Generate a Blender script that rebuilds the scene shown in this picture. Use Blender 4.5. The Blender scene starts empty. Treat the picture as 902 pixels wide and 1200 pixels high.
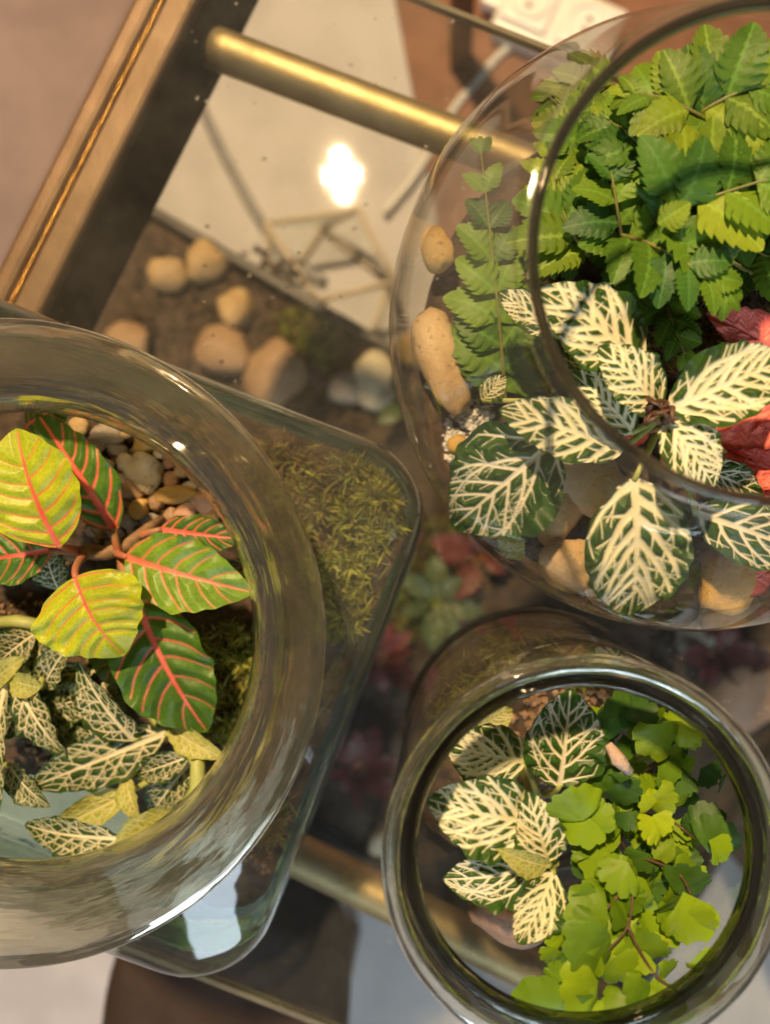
import bpy, math, random
import numpy as np
from mathutils import Vector, Matrix

S = bpy.context.scene
C = S.collection
PI = math.pi

# ------------------------------------------------------------------ camera
CAM_H = 0.30            # metres above the glass table top
F = 867.0               # focal length in photo pixels (photo 902 x 1200)
NX, NY = 523.0, 628.0   # the point straight below the lens, in photo pixels
cam_data = bpy.data.cameras.new('camera')
cam = bpy.data.objects.new('camera', cam_data)
C.objects.link(cam)
cam.location = (0, 0, CAM_H)
cam_data.sensor_fit = 'VERTICAL'
cam_data.sensor_height = 36.0
cam_data.sensor_width = 36.0 * 902 / 1200
cam_data.lens = 36.0 * F / 1200
cam_data.shift_x = -(NX - 451) / 1200
cam_data.shift_y = (NY - 600) / 1200
cam_data.clip_start = 0.005
cam_data.clip_end = 50
cam_data.dof.use_dof = True
cam_data.dof.focus_distance = 0.222
cam_data.dof.aperture_fstop = 6.0
S.camera = cam

# ------------------------------------------------------------------ light
world = bpy.data.worlds.new('World')
S.world = world
world.use_nodes = True
bg = world.node_tree.nodes['Background']
bg.inputs[0].default_value = (1.0, 0.86, 0.72, 1)
bg.inputs[1].default_value = 0.045

def mirror_ray(px, py, z):
    """where a lamp at height z must hang for its reflection in the table top to fall on this pixel"""
    s = z + CAM_H
    return ((px - NX) / F * s, (NY - py) / F * s, z)

for k, (px, py) in enumerate([(398, 184), (387, 206), (413, 203), (402, 224), (399, 207)]):
    ld = bpy.data.lights.new('ceiling_bulb', 'POINT')
    ld.energy = (46.0, 30.0, 38.0, 52.0, 40.0)[k]
    ld.color = (1.0, 0.685, 0.365)
    ld.shadow_soft_size = (0.010, 0.008, 0.009, 0.011, 0.009)[k]
    lo = bpy.data.objects.new('ceiling_bulb', ld)
    lo.location = mirror_ray(px, py, 1.45)
    C.objects.link(lo)
wd = bpy.data.lights.new('window_light', 'AREA')
wd.energy = 20.0
wd.color = (0.72, 0.87, 1.0)
wd.shape = 'RECTANGLE'
wd.size = 0.9
wd.size_y = 1.1
wo = bpy.data.objects.new('window_light', wd)
wo.location = (0.15, -1.55, 1.0)
wo.rotation_euler = (Vector((0, -0.1, 0)) - wo.location).to_track_quat('-Z', 'Y').to_euler()
C.objects.link(wo)

S.view_settings.view_transform = 'Standard'
S.view_settings.look = 'None'
S.view_settings.gamma = 1.0
S.view_settings.exposure = 0.12
S.cycles.use_denoising = True
S.cycles.max_bounces = 16
S.cycles.transmission_bounces = 12
S.cycles.transparent_max_bounces = 24
S.cycles.sample_clamp_indirect = 4.0
S.cycles.blur_glossy = 0.6

# ------------------------------------------------------------------ helpers
def P(px, py, z):
    """photo pixel + height above the table -> point"""
    d = (CAM_H - z) / F
    return Vector(((px - NX) * d, (NY - py) * d, z))

def link(o, parent=None):
    C.objects.link(o)
    if parent is not None:
        o.parent = parent
        m = Matrix.Translation(parent.location) @ parent.rotation_euler.to_matrix().to_4x4()
        if parent.parent is not None:
            m = Matrix.Identity(4)
        o.matrix_parent_inverse = m.inverted()
    return o

def mesh_obj(name, verts, faces, mat, parent=None, smooth=True, attrs=None):
    me = bpy.data.meshes.new(name)
    me.from_pydata([tuple(v) for v in verts], [], [tuple(f) for f in faces])
    if smooth:
        me.polygons.foreach_set('use_smooth', [True] * len(me.polygons))
    if attrs:
        for k, a in attrs.items():
            at = me.attributes.new(k, 'FLOAT', 'POINT')
            at.data.foreach_set('value', np.asarray(a, dtype=np.float32))
    if mat: me.materials.append(mat)
    me.update()
    return link(bpy.data.objects.new(name, me), parent)

def tag(o, label, cat, group=None, kind=None):
    o['label'] = label
    o['category'] = cat
    if group: o['group'] = group
    if kind: o['kind'] = kind
    return o

def structure(o, label=None):
    o['kind'] = 'structure'
    if label: o['label'] = label
    return o

def empty(name, loc, label, cat, group=None, rz=0):
    o = bpy.data.objects.new(name, None)
    o.empty_display_size = 0.01
    o.location = loc
    o.rotation_euler = (0, 0, rz)
    C.objects.link(o)
    return tag(o, label, cat, group)

def tube_data(pts, radii, sides=8):
    pts = [Vector(p) for p in pts]
    n = len(pts)
    if not hasattr(radii, '__len__'): radii = [radii] * n
    V, Fc = [], []
    up = Vector((0.31, 0.17, 0.93)).normalized()
    for i, p in enumerate(pts):
        t = (pts[min(i + 1, n - 1)] - pts[max(i - 1, 0)])
        t = t.normalized() if t.length > 1e-9 else Vector((0, 0, 1))
        s = t.cross(up)
        if s.length < 1e-3: s = t.cross(Vector((1, 0, 0)))
        s.normalize()
        w = s.cross(t)
        for k in range(sides):
            a = 2 * PI * k / sides
            V.append(p + (s * math.cos(a) + w * math.sin(a)) * radii[i])
    for i in range(n - 1):
        for k in range(sides):
            k2 = (k + 1) % sides
            Fc.append((i * sides + k, i * sides + k2, (i + 1) * sides + k2, (i + 1) * sides + k))
    Fc.append(tuple(reversed(range(sides))))
    Fc.append(tuple(range((n - 1) * sides, n * sides)))
    return V, Fc

def bez(p0, p1, p2, n=8):
    p0, p1, p2 = Vector(p0), Vector(p1), Vector(p2)
    return [p0 * (1 - t) ** 2 + p1 * 2 * t * (1 - t) + p2 * t * t for t in [i / (n - 1) for i in range(n)]]

def tube(name, pts, radii, mat, parent=None, sides=8):
    V, Fc = tube_data(pts, radii, sides)
    return mesh_obj(name, V, Fc, mat, parent)

def box_data(x0, x1, y0, y1, z0, z1):
    V = [(x, y, z) for z in (z0, z1) for y in (y0, y1) for x in (x0, x1)]
    Fc = [(0, 2, 3, 1), (4, 5, 7, 6), (0, 1, 5, 4), (2, 6, 7, 3), (0, 4, 6, 2), (1, 3, 7, 5)]
    return V, Fc

def bevel(o, w, seg=3):
    m = o.modifiers.new('bevel', 'BEVEL')
    m.width = w
    m.segments = seg
    m.limit_method = 'ANGLE'
    return o

def smooth_profile(pts, closed=False, sub=4):
    """Catmull-Rom through profile points"""
    out = []
    n = len(pts)
    rng = range(n) if closed else range(n - 1)
    for i in rng:
        g = (lambda j: pts[j % n]) if closed else (lambda j: pts[max(0, min(n - 1, j))])
        p0, p1, p2, p3 = g(i - 1), g(i), g(i + 1), g(i + 2)
        for s in range(sub):
            t = s / sub
            out.append(tuple(0.5 * ((2 * b) + (-a + c) * t + (2 * a - 5 * b + 4 * c - d) * t * t + (-a + 3 * b - 3 * c + d) * t ** 3)
                             for a, b, c, d in zip(p0, p1, p2, p3)))
    if not closed: out.append(tuple(pts[-1]))
    return out

def lathe_data(profile, centre, n=128, closed=False, wob=0.0, seed=0, cap=False):
    V, Fc = [], []
    r0 = random.Random(seed)
    ph = [r0.uniform(0, 6.28) for _ in range(4)]
    m = len(profile)
    for (r, z) in profile:
        for k in range(n):
            a = 2 * PI * k / n
            w = 1 + wob * (math.sin(3 * a + ph[0]) + 0.6 * math.sin(5 * a + ph[1] + z * 90) + 0.4 * math.sin(9 * a + ph[2] - z * 140))
            V.append((centre[0] + r * w * math.cos(a), centre[1] + r * w * math.sin(a), centre[2] + z))
    for i in range(m if closed else m - 1):
        j = (i + 1) % m
        for k in range(n):
            k2 = (k + 1) % n
            Fc.append((i * n + k, i * n + k2, j * n + k2, j * n + k))
    if cap:
        Fc.append(tuple(reversed(range(n))))
    return V, Fc

# ------------------------------------------------------------------ materials
def new_mat(name):
    m = bpy.data.materials.new(name)
    m.use_nodes = True
    nt = m.node_tree
    for n in list(nt.nodes): nt.nodes.remove(n)
    out = nt.nodes.new('ShaderNodeOutputMaterial')
    return m, nt, out

class N:
    """tiny node builder"""
    def __init__(s, nt): s.nt = nt
    def __call__(s, kind, props=None, **inp):
        n = s.nt.nodes.new(kind)
        for k, v in (props or {}).items(): setattr(n, k, v)
        for k, v in inp.items():
            key = int(k[1:]) if k[0] == 'i' and k[1:].isdigit() else k.replace('_', ' ')
            sock = n.inputs[key]
            if isinstance(v, bpy.types.NodeSocket): s.nt.links.new(v, sock)
            else: sock.default_value = v
        return n
    def math(s, op, a, b=None, clamp=False):
        d = {'i0': a}
        if b is not None: d['i1'] = b
        return s('ShaderNodeMath', {'operation': op, 'use_clamp': clamp}, **d).outputs[0]
    def mix(s, fac, a, b, blend='MIX'):
        n = s.nt.nodes.new('ShaderNodeMix')
        n.data_type = 'RGBA'
        n.blend_type = blend
        for i, v in ((0, fac), (6, a), (7, b)):
            if isinstance(v, bpy.types.NodeSocket): s.nt.links.new(v, n.inputs[i])
            else: n.inputs[i].default_value = v if i == 0 else (*v[:3], 1)
        return n.outputs[2]
    def ramp(s, fac, lo, hi, smooth=True):
        n = s('ShaderNodeMapRange', {'interpolation_type': 'SMOOTHSTEP' if smooth else 'LINEAR'}, Value=fac)
        n.inputs[1].default_value = lo
        n.inputs[2].default_value = hi
        return n.outputs[0]
    def noise(s, scale, detail=3.0, rough=0.55, vec=None, out=0):
        n = s('ShaderNodeTexNoise', Scale=scale, Detail=detail, Roughness=rough)
        if vec is None:
            vec = s('ShaderNodeNewGeometry').outputs['Position']
        s.nt.links.new(vec, n.inputs['Vector'])
        return n.outputs[out]
    def attr(s, name):
        return s('ShaderNodeAttribute', {'attribute_name': name}).outputs['Fac']

def col(c): return (*c[:3], 1)

def simple_mat(name, c1, c2, scale=60, rough=0.6, metal=0.0, bump=0.2, bscale=None, spec=0.5, rough2=None):
    m, nt, out = new_mat(name)
    n = N(nt)
    f = n.noise(scale, 5.0)
    f = n.ramp(f, 0.3, 0.7)
    c = n.mix(f, c1, c2)
    bn = n.noise(bscale or scale * 4, 4.0)
    b = n('ShaderNodeBump', Strength=bump, Distance=0.001, Height=bn)
    p = n('ShaderNodeBsdfPrincipled', Base_Color=c, Metallic=metal, Roughness=rough, Normal=b.outputs[0])
    p.inputs['Specular IOR Level'].default_value = spec
    if rough2 is not None:
        r = n('ShaderNodeMapRange', Value=n.noise(scale * 2.3, 4.0))
        r.inputs[3].default_value = rough
        r.inputs[4].default_value = rough2
        nt.links.new(r.outputs[0], p.inputs['Roughness'])
    nt.links.new(p.outputs[0], out.inputs[0])
    return m

def thin_glass(name, tint=(0.96, 0.975, 0.965), edge=(0.42, 0.47, 0.43), refl=0.07, rough=0.03, smear_haze=0.04, ripple=0.25, rscale=25):
    """single-walled clear glass: see-through with a Fresnel mirror coat, denser where the wall is seen edge-on, faint smears plus a painted haze of reflected room light"""
    m, nt, out = new_mat(name)
    n = N(nt)
    b = n('ShaderNodeBump', Strength=ripple, Distance=0.002, Height=n.noise(rscale, 2.0))
    lw = n('ShaderNodeLayerWeight', Blend=0.5)
    f = lw.outputs['Facing']
    tc = n.mix(n.math('POWER', f, 3.0), tint, edge)
    tr = n('ShaderNodeBsdfTransparent', Color=tc)
    gl = n('ShaderNodeBsdfGlossy', Color=(1, 1, 1, 1), Roughness=rough, Normal=b.outputs[0])
    fr = n.math('ADD', n.math('MULTIPLY', n.math('POWER', f, 4.0), 0.75), refl, clamp=True)
    mx = n('ShaderNodeMixShader', i0=fr, i1=tr.outputs[0], i2=gl.outputs[0])
    df = n('ShaderNodeBsdfDiffuse', Color=(0.75, 0.74, 0.7, 1))
    sm = n.math('MULTIPLY', n.math('ADD', n.math('MULTIPLY', n.ramp(n.noise(30, 6.0, 0.7), 0.3, 0.85), 0.55), 0.22), smear_haze)  # smear layer also paints a diffuse veil in place of reflected room haze
    vo = n('ShaderNodeTexVoronoi', {'feature': 'F1'}, Scale=230.0)
    nt.links.new(n('ShaderNodeNewGeometry').outputs['Position'], vo.inputs['Vector'])
    sp_ = n.math('MULTIPLY', n.ramp(vo.outputs['Distance'], 0.16, 0.08), n.ramp(n.noise(26, 2.0), 0.50, 0.65))
    sm = n.math('ADD', sm, n.math('MULTIPLY', sp_, 0.16), clamp=True)
    mx2 = n('ShaderNodeMixShader', i0=sm, i1=mx.outputs[0], i2=df.outputs[0])
    nt.links.new(mx2.outputs[0], out.inputs[0])
    return m

def thick_glass(name, color=(0.93, 0.97, 0.95), rough=0.0, ior=1.5, bump=0.15, clear=0.0, bscale=60, film=0.0, axis=None):
    m, nt, out = new_mat(name)
    n = N(nt)
    vec = None
    if axis is not None:        # turned glass: fine ripples that run round the axis
        sp = n('ShaderNodeSeparateXYZ', Vector=n('ShaderNodeNewGeometry').outputs['Position'])
        x, y = n.math('SUBTRACT', sp.outputs[0], axis[0]), n.math('SUBTRACT', sp.outputs[1], axis[1])
        r_ = n.math('SQRT', n.math('ADD', n.math('MULTIPLY', x, x), n.math('MULTIPLY', y, y)))
        th = n.math('ARCTAN2', y, x)
        vec = n('ShaderNodeCombineXYZ', X=n.math('MULTIPLY', r_, 12.0), Y=n.math('MULTIPLY', th, 0.12), Z=n.math('MULTIPLY', sp.outputs[2], 12.0)).outputs[0]
    b = n('ShaderNodeBump', Strength=bump, Distance=0.001, Height=n.noise(bscale, 1.5 if axis else 3.0, vec=vec))
    g = n('ShaderNodeBsdfGlass', Color=col(color), Roughness=rough, IOR=ior, Normal=b.outputs[0])
    sh = g.outputs[0]
    if clear:
        t = n('ShaderNodeBsdfTransparent', Color=col(color))
        sh = n('ShaderNodeMixShader', i0=clear, i1=sh, i2=t.outputs[0]).outputs[0]
    if film:
        df = n('ShaderNodeBsdfDiffuse', Color=(0.72, 0.68, 0.60, 1))
        fm = n.math('MULTIPLY', n.math('ADD', n.math('MULTIPLY', n.ramp(n.noise(45, 6.0, 0.7), 0.3, 0.8), 0.5), 0.5), film)
        sh = n('ShaderNodeMixShader', i0=fm, i1=sh, i2=df.outputs[0]).outputs[0]
    nt.links.new(sh, out.inputs[0])
    return m

def leaf_mat(name, g1, g2, vein, vein2=None, soft=0.010, rough=0.42, trans=0.3, tcol=None, edge=None, bump=0.5, shift=0.0, back=None, mott=1.0):
    """leaf: green lamina, coloured veins drawn where the mesh attribute 'vein' (distance to the vein's edge) is negative"""
    m, nt, out = new_mat(name)
    n = N(nt)
    v = n.attr('vein')
    e = n.attr('edge')
    wob = n.math('MULTIPLY', n.math('SUBTRACT', n.noise(900, 3.0), 0.5), 0.007)
    vv = n.math('ADD', n.math('ADD', v, wob), shift)
    fac = n('ShaderNodeMapRange', {'interpolation_type': 'SMOOTHSTEP'}, Value=vv)
    fac.inputs[1].default_value = -soft
    fac.inputs[2].default_value = soft
    lam = n.mix(n.ramp(n.noise(160, 4.0), 0.3, 0.7), g1, g2)
    vo = n('ShaderNodeTexVoronoi', {'feature': 'DISTANCE_TO_EDGE'}, Scale=620.0)
    nt.links.new(n('ShaderNodeNewGeometry').outputs['Position'], vo.inputs['Vector'])
    lam = n.mix(n.math('MULTIPLY', n.ramp(vo.outputs['Distance'], 0.16, 0.0), 0.22), lam, tuple(min(1, x * 1.7) for x in g2))
    lam = n.mix(n.math('MULTIPLY', n.ramp(n.noise(45, 3.0), 0.45, 0.75), 0.45 * mott), lam, tuple(x * 0.55 for x in g1))
    lam = n.mix(n.math('MULTIPLY', n.ramp(n.noise(330, 2.0), 0.70, 0.80), 0.4), lam, (0.16, 0.09, 0.03))
    if edge is not None:
        lam = n.mix(n.ramp(e, 0.22, 0.0), lam, edge)
    vc = n.mix(n.ramp(n.noise(130, 3.0), 0.35, 0.7), vein, vein2 or vein)
    c = n.mix(fac.outputs[0], vc, lam)
    if back is not None:
        gm = n('ShaderNodeNewGeometry')
        c = n.mix(gm.outputs['Backfacing'], c, n.mix(0.65, c, back))
    h = n.math('ADD', n.math('MULTIPLY', n.math('MINIMUM', v, 0.05), 6.0), n.math('MULTIPLY', n.noise(1400, 3.0), 0.10))
    b = n('ShaderNodeBump', Strength=bump, Distance=0.0012, Height=h)
    p = n('ShaderNodeBsdfPrincipled', Base_Color=c, Roughness=rough, Normal=b.outputs[0])
    p.inputs['Specular IOR Level'].default_value = 0.4
    tc = n.mix(0.5, c, tcol or g2)
    t = n('ShaderNodeBsdfTranslucent', Color=tc)
    mx = n('ShaderNodeMixShader', i0=trans, i1=p.outputs[0], i2=t.outputs[0])
    nt.links.new(mx.outputs[0], out.inputs[0])
    return m

def fern_mat(name, g1, g2, g3, trans=0.35, rough=0.50):
    m, nt, out = new_mat(name)
    n = N(nt)
    trans = trans * 0.85
    rnd = n('ShaderNodeObjectInfo').outputs['Random']
    c = n.mix(n.ramp(n.noise(110, 4.0), 0.3, 0.7), g1, g2)
    c = n.mix(n.math('MULTIPLY', rnd, 0.7), c, g3)
    c = n.mix(n.math('MULTIPLY', n.ramp(n.noise(60, 3.0), 0.5, 0.75), 0.5), c, tuple(x * 0.5 for x in g1))
    c = n.mix(n.math('MULTIPLY', n.ramp(n.noise(260, 2.0), 0.70, 0.80), 0.5), c, (0.20, 0.12, 0.03))
    c = n.mix(1.0, c, n('ShaderNodeCombineXYZ', X=n.math('ADD', n.math('MULTIPLY', rnd, 0.45), 0.68), Y=n.math('ADD', n.math('MULTIPLY', rnd, 0.40), 0.70), Z=0.8).outputs[0], 'MULTIPLY')
    v = n.attr('vein')
    st = n.ramp(v, 0.018, 0.0)
    c = n.mix(n.math('MULTIPLY', st, 0.45), c, tuple(min(1, x * 1.9 + 0.03) for x in g2))
    b = n('ShaderNodeBump', Strength=0.3, Distance=0.0008, Height=n.math('ADD', n.math('MULTIPLY', n.math('MINIMUM', v, 0.06), 5.0), n.math('MULTIPLY', n.noise(700, 3.0), 0.5)))
    p = n('ShaderNodeBsdfPrincipled', Base_Color=c, Roughness=rough, Normal=b.outputs[0])
    p.inputs['Specular IOR Level'].default_value = 0.3
    t = n('ShaderNodeBsdfTranslucent', Color=n.mix(0.5, c, tuple(min(1, x * 1.6) for x in g3)))
    mx = n('ShaderNodeMixShader', i0=trans, i1=p.outputs[0], i2=t.outputs[0])
    nt.links.new(mx.outputs[0], out.inputs[0])
    return m

M = {}
M['floor'] = simple_mat('floor_plaster', (0.46, 0.44, 0.46), (0.54, 0.52, 0.54), 18, 0.7, bump=0.5, bscale=160)
M['plaster'] = simple_mat('wall_plaster', (0.215, 0.165, 0.165), (0.275, 0.212, 0.210), 14, 0.75, bump=0.9, bscale=110)
M['rug'] = simple_mat('rug_brown', (0.20, 0.095, 0.055), (0.27, 0.13, 0.08), 30, 0.75, bump=0.5, bscale=700)
M['brass'] = simple_mat('brass_brushed', (0.60, 0.40, 0.17), (0.72, 0.50, 0.24), 90, 0.30, metal=1.0, bump=0.15, bscale=500, rough2=0.5)
M['brass_rod'] = simple_mat('brass_rod', (0.42, 0.32, 0.17), (0.52, 0.41, 0.23), 70, 0.48, metal=1.0, bump=0.2, bscale=300, rough2=0.62)
M['bronze'] = simple_mat('bronze_painted', (0.17, 0.105, 0.065), (0.22, 0.14, 0.09), 60, 0.45, metal=0.6, bump=0.15, bscale=600, rough2=0.6)
M['gold'] = simple_mat('gold_trim', (0.85, 0.50, 0.12), (0.45, 0.2, 0.05), 350, 0.22, metal=1.0, bump=1.0, bscale=800)
M['table_glass'] = thin_glass('table_glass', (0.95, 0.97, 0.955), (0.5, 0.58, 0.53), refl=0.045, rough=0.024, smear_haze=0.035, ripple=0.0)
M['bowl_glass'] = thin_glass('bowl_glass', (0.97, 0.975, 0.965), (0.40, 0.40, 0.36), refl=0.07, rough=0.03, smear_haze=0.05, ripple=0.35, rscale=22)
M['jar_glass'] = thin_glass('jar_glass', (0.93, 0.96, 0.935), (0.28, 0.34, 0.30), refl=0.085, rough=0.05, smear_haze=0.075, ripple=0.7, rscale=30)
M['cyl_glass'] = thin_glass('cylinder_glass', (0.95, 0.965, 0.955), (0.20, 0.21, 0.18), refl=0.06, rough=0.03, smear_haze=0.05, ripple=0.4, rscale=28)
M['rim_glass'] = thick_glass('rim_glass', (0.88, 0.90, 0.87), rough=0.04, clear=0.15, film=0.02, bump=0.35, bscale=40, axis=(0.0346, -0.0803))
M['square_rim_glass'] = thick_glass('square_rim_glass', (0.88, 0.87, 0.77), rough=0.07, clear=0.34, bump=0.50, bscale=34, film=0.030, axis=(-0.1304, -0.0314))
M['heel_glass'] = thick_glass('heel_glass', (0.74, 0.87, 0.82), rough=0.05, clear=0.12, bump=0.5, bscale=40, film=0.02)
M['dark_heel'] = thick_glass('dark_heel', (0.42, 0.41, 0.37), rough=0.05, clear=0.1, bump=0.7, bscale=60, film=0.01, axis=(0.0346, -0.0803))
M['dark_refract_glass'] = thick_glass('dark_refract_glass', (0.34, 0.34, 0.32), rough=0.05, clear=0.30, film=0.006, axis=(0.0346, -0.0803), bump=0.3, bscale=50)  # dark tint stands in for dark refraction in the clear neck
M['grey_refract_glass'] = thick_glass('grey_refract_glass', (0.40, 0.38, 0.34), rough=0.06, film=0.02, clear=0.0, bump=0.3, bscale=50)  # grey tint put in for the dark refraction of the clear lip
M['rail_shade'] = simple_mat('rail_shade_dark', (0.010, 0.006, 0.004), (0.016, 0.010, 0.007), 40, 0.9, bump=0.1, spec=0.0)  # near-black colour painting the shade on the rail's inner face
M['pale_metal'] = simple_mat('pale_metal', (0.50, 0.42, 0.32), (0.58, 0.50, 0.39), 60, 0.45, metal=0.0, bump=0.1)
M['base_glass'] = thick_glass('base_glass', (0.90, 0.95, 0.92), rough=0.0, clear=0.3)
M['soil'] = simple_mat('soil_dark', (0.035, 0.022, 0.013), (0.09, 0.058, 0.035), 140, 0.9, bump=1.0, bscale=450)
M['tray'] = simple_mat('tray_dark', (0.03, 0.024, 0.02), (0.05, 0.04, 0.033), 50, 0.5)
M['white_plastic'] = simple_mat('white_plastic', (0.78, 0.77, 0.75), (0.82, 0.81, 0.79), 40, 0.35, bump=0.05)
M['black'] = simple_mat('black_hole', (0.01, 0.01, 0.01), (0.02, 0.02, 0.02), 40, 0.6)
M['cable'] = simple_mat('cable_white', (0.66, 0.65, 0.63), (0.72, 0.71, 0.69), 40, 0.45, bump=0.05)
M['cable_grey'] = simple_mat('cable_grey', (0.22, 0.22, 0.23), (0.27, 0.27, 0.28), 40, 0.5, bump=0.05)
M['fabric'] = simple_mat('fabric_brown', (0.036, 0.025, 0.020), (0.058, 0.040, 0.032), 25, 0.9, bump=0.5, bscale=900, spec=0.15)
M['stem'] = simple_mat('stem_brown', (0.16, 0.09, 0.045), (0.26, 0.16, 0.08), 300, 0.7)
M['stem_dark'] = simple_mat('stem_dark', (0.06, 0.03, 0.018), (0.10, 0.05, 0.03), 300, 0.5)
M['petiole_red'] = simple_mat('petiole_red', (0.40, 0.12, 0.07), (0.26, 0.16, 0.07), 160, 0.5)
M['rachis'] = simple_mat('rachis_olive', (0.14, 0.15, 0.03), (0.20, 0.18, 0.05), 250, 0.5)
M['petiole_green'] = simple_mat('petiole_green', (0.28, 0.34, 0.08), (0.36, 0.38, 0.13), 250, 0.5)
M['bark'] = simple_mat('bark_pale', (0.45, 0.33, 0.26), (0.6, 0.48, 0.4), 120, 0.9, bump=1.0)
def stone_mat(name, a, b):
    m, nt, out = new_mat(name)
    n = N(nt)
    oi = n('ShaderNodeObjectInfo').outputs['Random']
    c = n.mix(n.ramp(n.noise(70, 6.0, 0.65), 0.3, 0.7), a, b)
    c = n.mix(n.math('MULTIPLY', n.ramp(n.noise(28, 3.0), 0.45, 0.75), 0.6), c, tuple(x * 0.55 for x in a))
    c = n.mix(n.math('MULTIPLY', n.ramp(n.noise(600, 2.0), 0.60, 0.72), 0.7), c, tuple(x * 0.4 for x in a))
    c = n.mix(n.math('MULTIPLY', n.ramp(n.noise(420, 3.0), 0.62, 0.75), 0.5), c, tuple(min(1, x * 1.5) for x in b))
    c = n.mix(n.math('MULTIPLY', oi, 0.35), c, tuple(x * 0.7 for x in a))
    h = n.math('ADD', n.noise(90, 4.0), n.math('MULTIPLY', n.noise(700, 4.0, 0.7), 0.35))
    bp_ = n('ShaderNodeBump', Strength=0.8, Distance=0.0012, Height=h)
    p = n('ShaderNodeBsdfPrincipled', Base_Color=c, Roughness=0.6, Normal=bp_.outputs[0])
    nt.links.new(p.outputs[0], out.inputs[0])
    return m
STONE = {}
for nm, a, b in [('cream', (0.55, 0.45, 0.30), (0.64, 0.54, 0.39)), ('gold', (0.50, 0.30, 0.07), (0.60, 0.40, 0.14)),
                 ('tan', (0.44, 0.29, 0.13), (0.56, 0.40, 0.21)), ('pink', (0.48, 0.26, 0.16), (0.56, 0.35, 0.24)),
                 ('grey', (0.28, 0.23, 0.18), (0.38, 0.32, 0.26)), ('brown', (0.33, 0.20, 0.11), (0.42, 0.28, 0.16)),
                 ('white', (0.66, 0.63, 0.57), (0.76, 0.73, 0.68))]:
    STONE[nm] = stone_mat('stone_' + nm, a, b)

GRN_DK = (0.022, 0.062, 0.010)
M['cream_leaf'] = leaf_mat('fittonia_cream', (0.026, 0.075, 0.010), (0.045, 0.105, 0.014), (0.78, 0.74, 0.47), (0.84, 0.81, 0.60), edge=(0.03, 0.09, 0.012), trans=0.22, tcol=(0.4, 0.5, 0.1))
M['net_leaf'] = leaf_mat('fittonia_net', (0.014, 0.042, 0.007), (0.030, 0.072, 0.010), (0.66, 0.60, 0.38), (0.74, 0.69, 0.48), trans=0.2, tcol=(0.3, 0.4, 0.06), soft=0.008, back=(0.35, 0.40, 0.12))
M['green_net_leaf'] = leaf_mat('fittonia_green_white', (0.022, 0.072, 0.010), (0.042, 0.11, 0.015), (0.76, 0.72, 0.55), (0.80, 0.77, 0.63), trans=0.2, tcol=(0.3, 0.4, 0.06), soft=0.008)
M['pale_leaf'] = leaf_mat('fittonia_pale', (0.30, 0.34, 0.06), (0.42, 0.44, 0.10), (0.62, 0.58, 0.26), (0.66, 0.62, 0.32), trans=0.3, tcol=(0.5, 0.5, 0.1), soft=0.012)
M['lime_red_leaf'] = leaf_mat('redvein_lime', (0.36, 0.46, 0.018), (0.48, 0.54, 0.025), (0.78, 0.09, 0.06), (0.82, 0.18, 0.11), trans=0.32, tcol=(0.55, 0.55, 0.03), soft=0.010)
M['mid_red_leaf'] = leaf_mat('redvein_mid', (0.12, 0.25, 0.022), (0.20, 0.34, 0.03), (0.80, 0.17, 0.12), (0.84, 0.27, 0.19), trans=0.28, tcol=(0.35, 0.45, 0.03), soft=0.010)
M['dark_red_leaf'] = leaf_mat('redvein_dark', (0.045, 0.12, 0.012), (0.075, 0.17, 0.018), (0.74, 0.10, 0.08), (0.80, 0.19, 0.15), trans=0.25, tcol=(0.2, 0.3, 0.03), soft=0.010)
M['red_leaf'] = leaf_mat('red_fittonia', (0.84, 0.14, 0.11), (0.88, 0.24, 0.19), (0.66, 0.08, 0.06), (0.74, 0.14, 0.11), trans=0.12, tcol=(0.8, 0.15, 0.1), edge=(0.30, 0.05, 0.03), bump=0.7, rough=0.7, soft=0.012, mott=0.2)
M['shaded_red'] = leaf_mat('shaded_red', (0.11, 0.018, 0.013), (0.18, 0.04, 0.028), (0.05, 0.012, 0.01), (0.12, 0.03, 0.02), trans=0.15, soft=0.012)  # red leaves darkened to paint in the shade under the table
M['shaded_green'] = leaf_mat('shaded_green', (0.035, 0.06, 0.02), (0.07, 0.10, 0.035), (0.14, 0.16, 0.07), (0.18, 0.2, 0.1), trans=0.15, soft=0.012)  # green leaves with the same table shade put into the colour
M['fern'] = fern_mat('fern_green', (0.055, 0.155, 0.014), (0.09, 0.21, 0.018), (0.18, 0.29, 0.022), trans=0.28)
M['fern_blue'] = fern_mat('fern_blue_green', (0.034, 0.11, 0.022), (0.05, 0.145, 0.024), (0.08, 0.19, 0.024), trans=0.25)
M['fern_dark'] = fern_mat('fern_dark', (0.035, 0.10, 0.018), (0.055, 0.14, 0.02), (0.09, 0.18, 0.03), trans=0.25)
M['fern_lime'] = fern_mat('fern_lime', (0.11, 0.21, 0.014), (0.17, 0.27, 0.02), (0.25, 0.33, 0.03), trans=0.25)
M['maiden'] = fern_mat('maidenhair_green', (0.12, 0.25, 0.008), (0.16, 0.30, 0.010), (0.24, 0.36, 0.010), trans=0.3)
M['maiden_dark'] = fern_mat('maidenhair_dark', (0.035, 0.11, 0.022), (0.055, 0.15, 0.022), (0.09, 0.19, 0.022), trans=0.3)
M['maiden_lime'] = fern_mat('maidenhair_lime', (0.22, 0.36, 0.014), (0.27, 0.40, 0.016), (0.32, 0.42, 0.016), trans=0.3)
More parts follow.
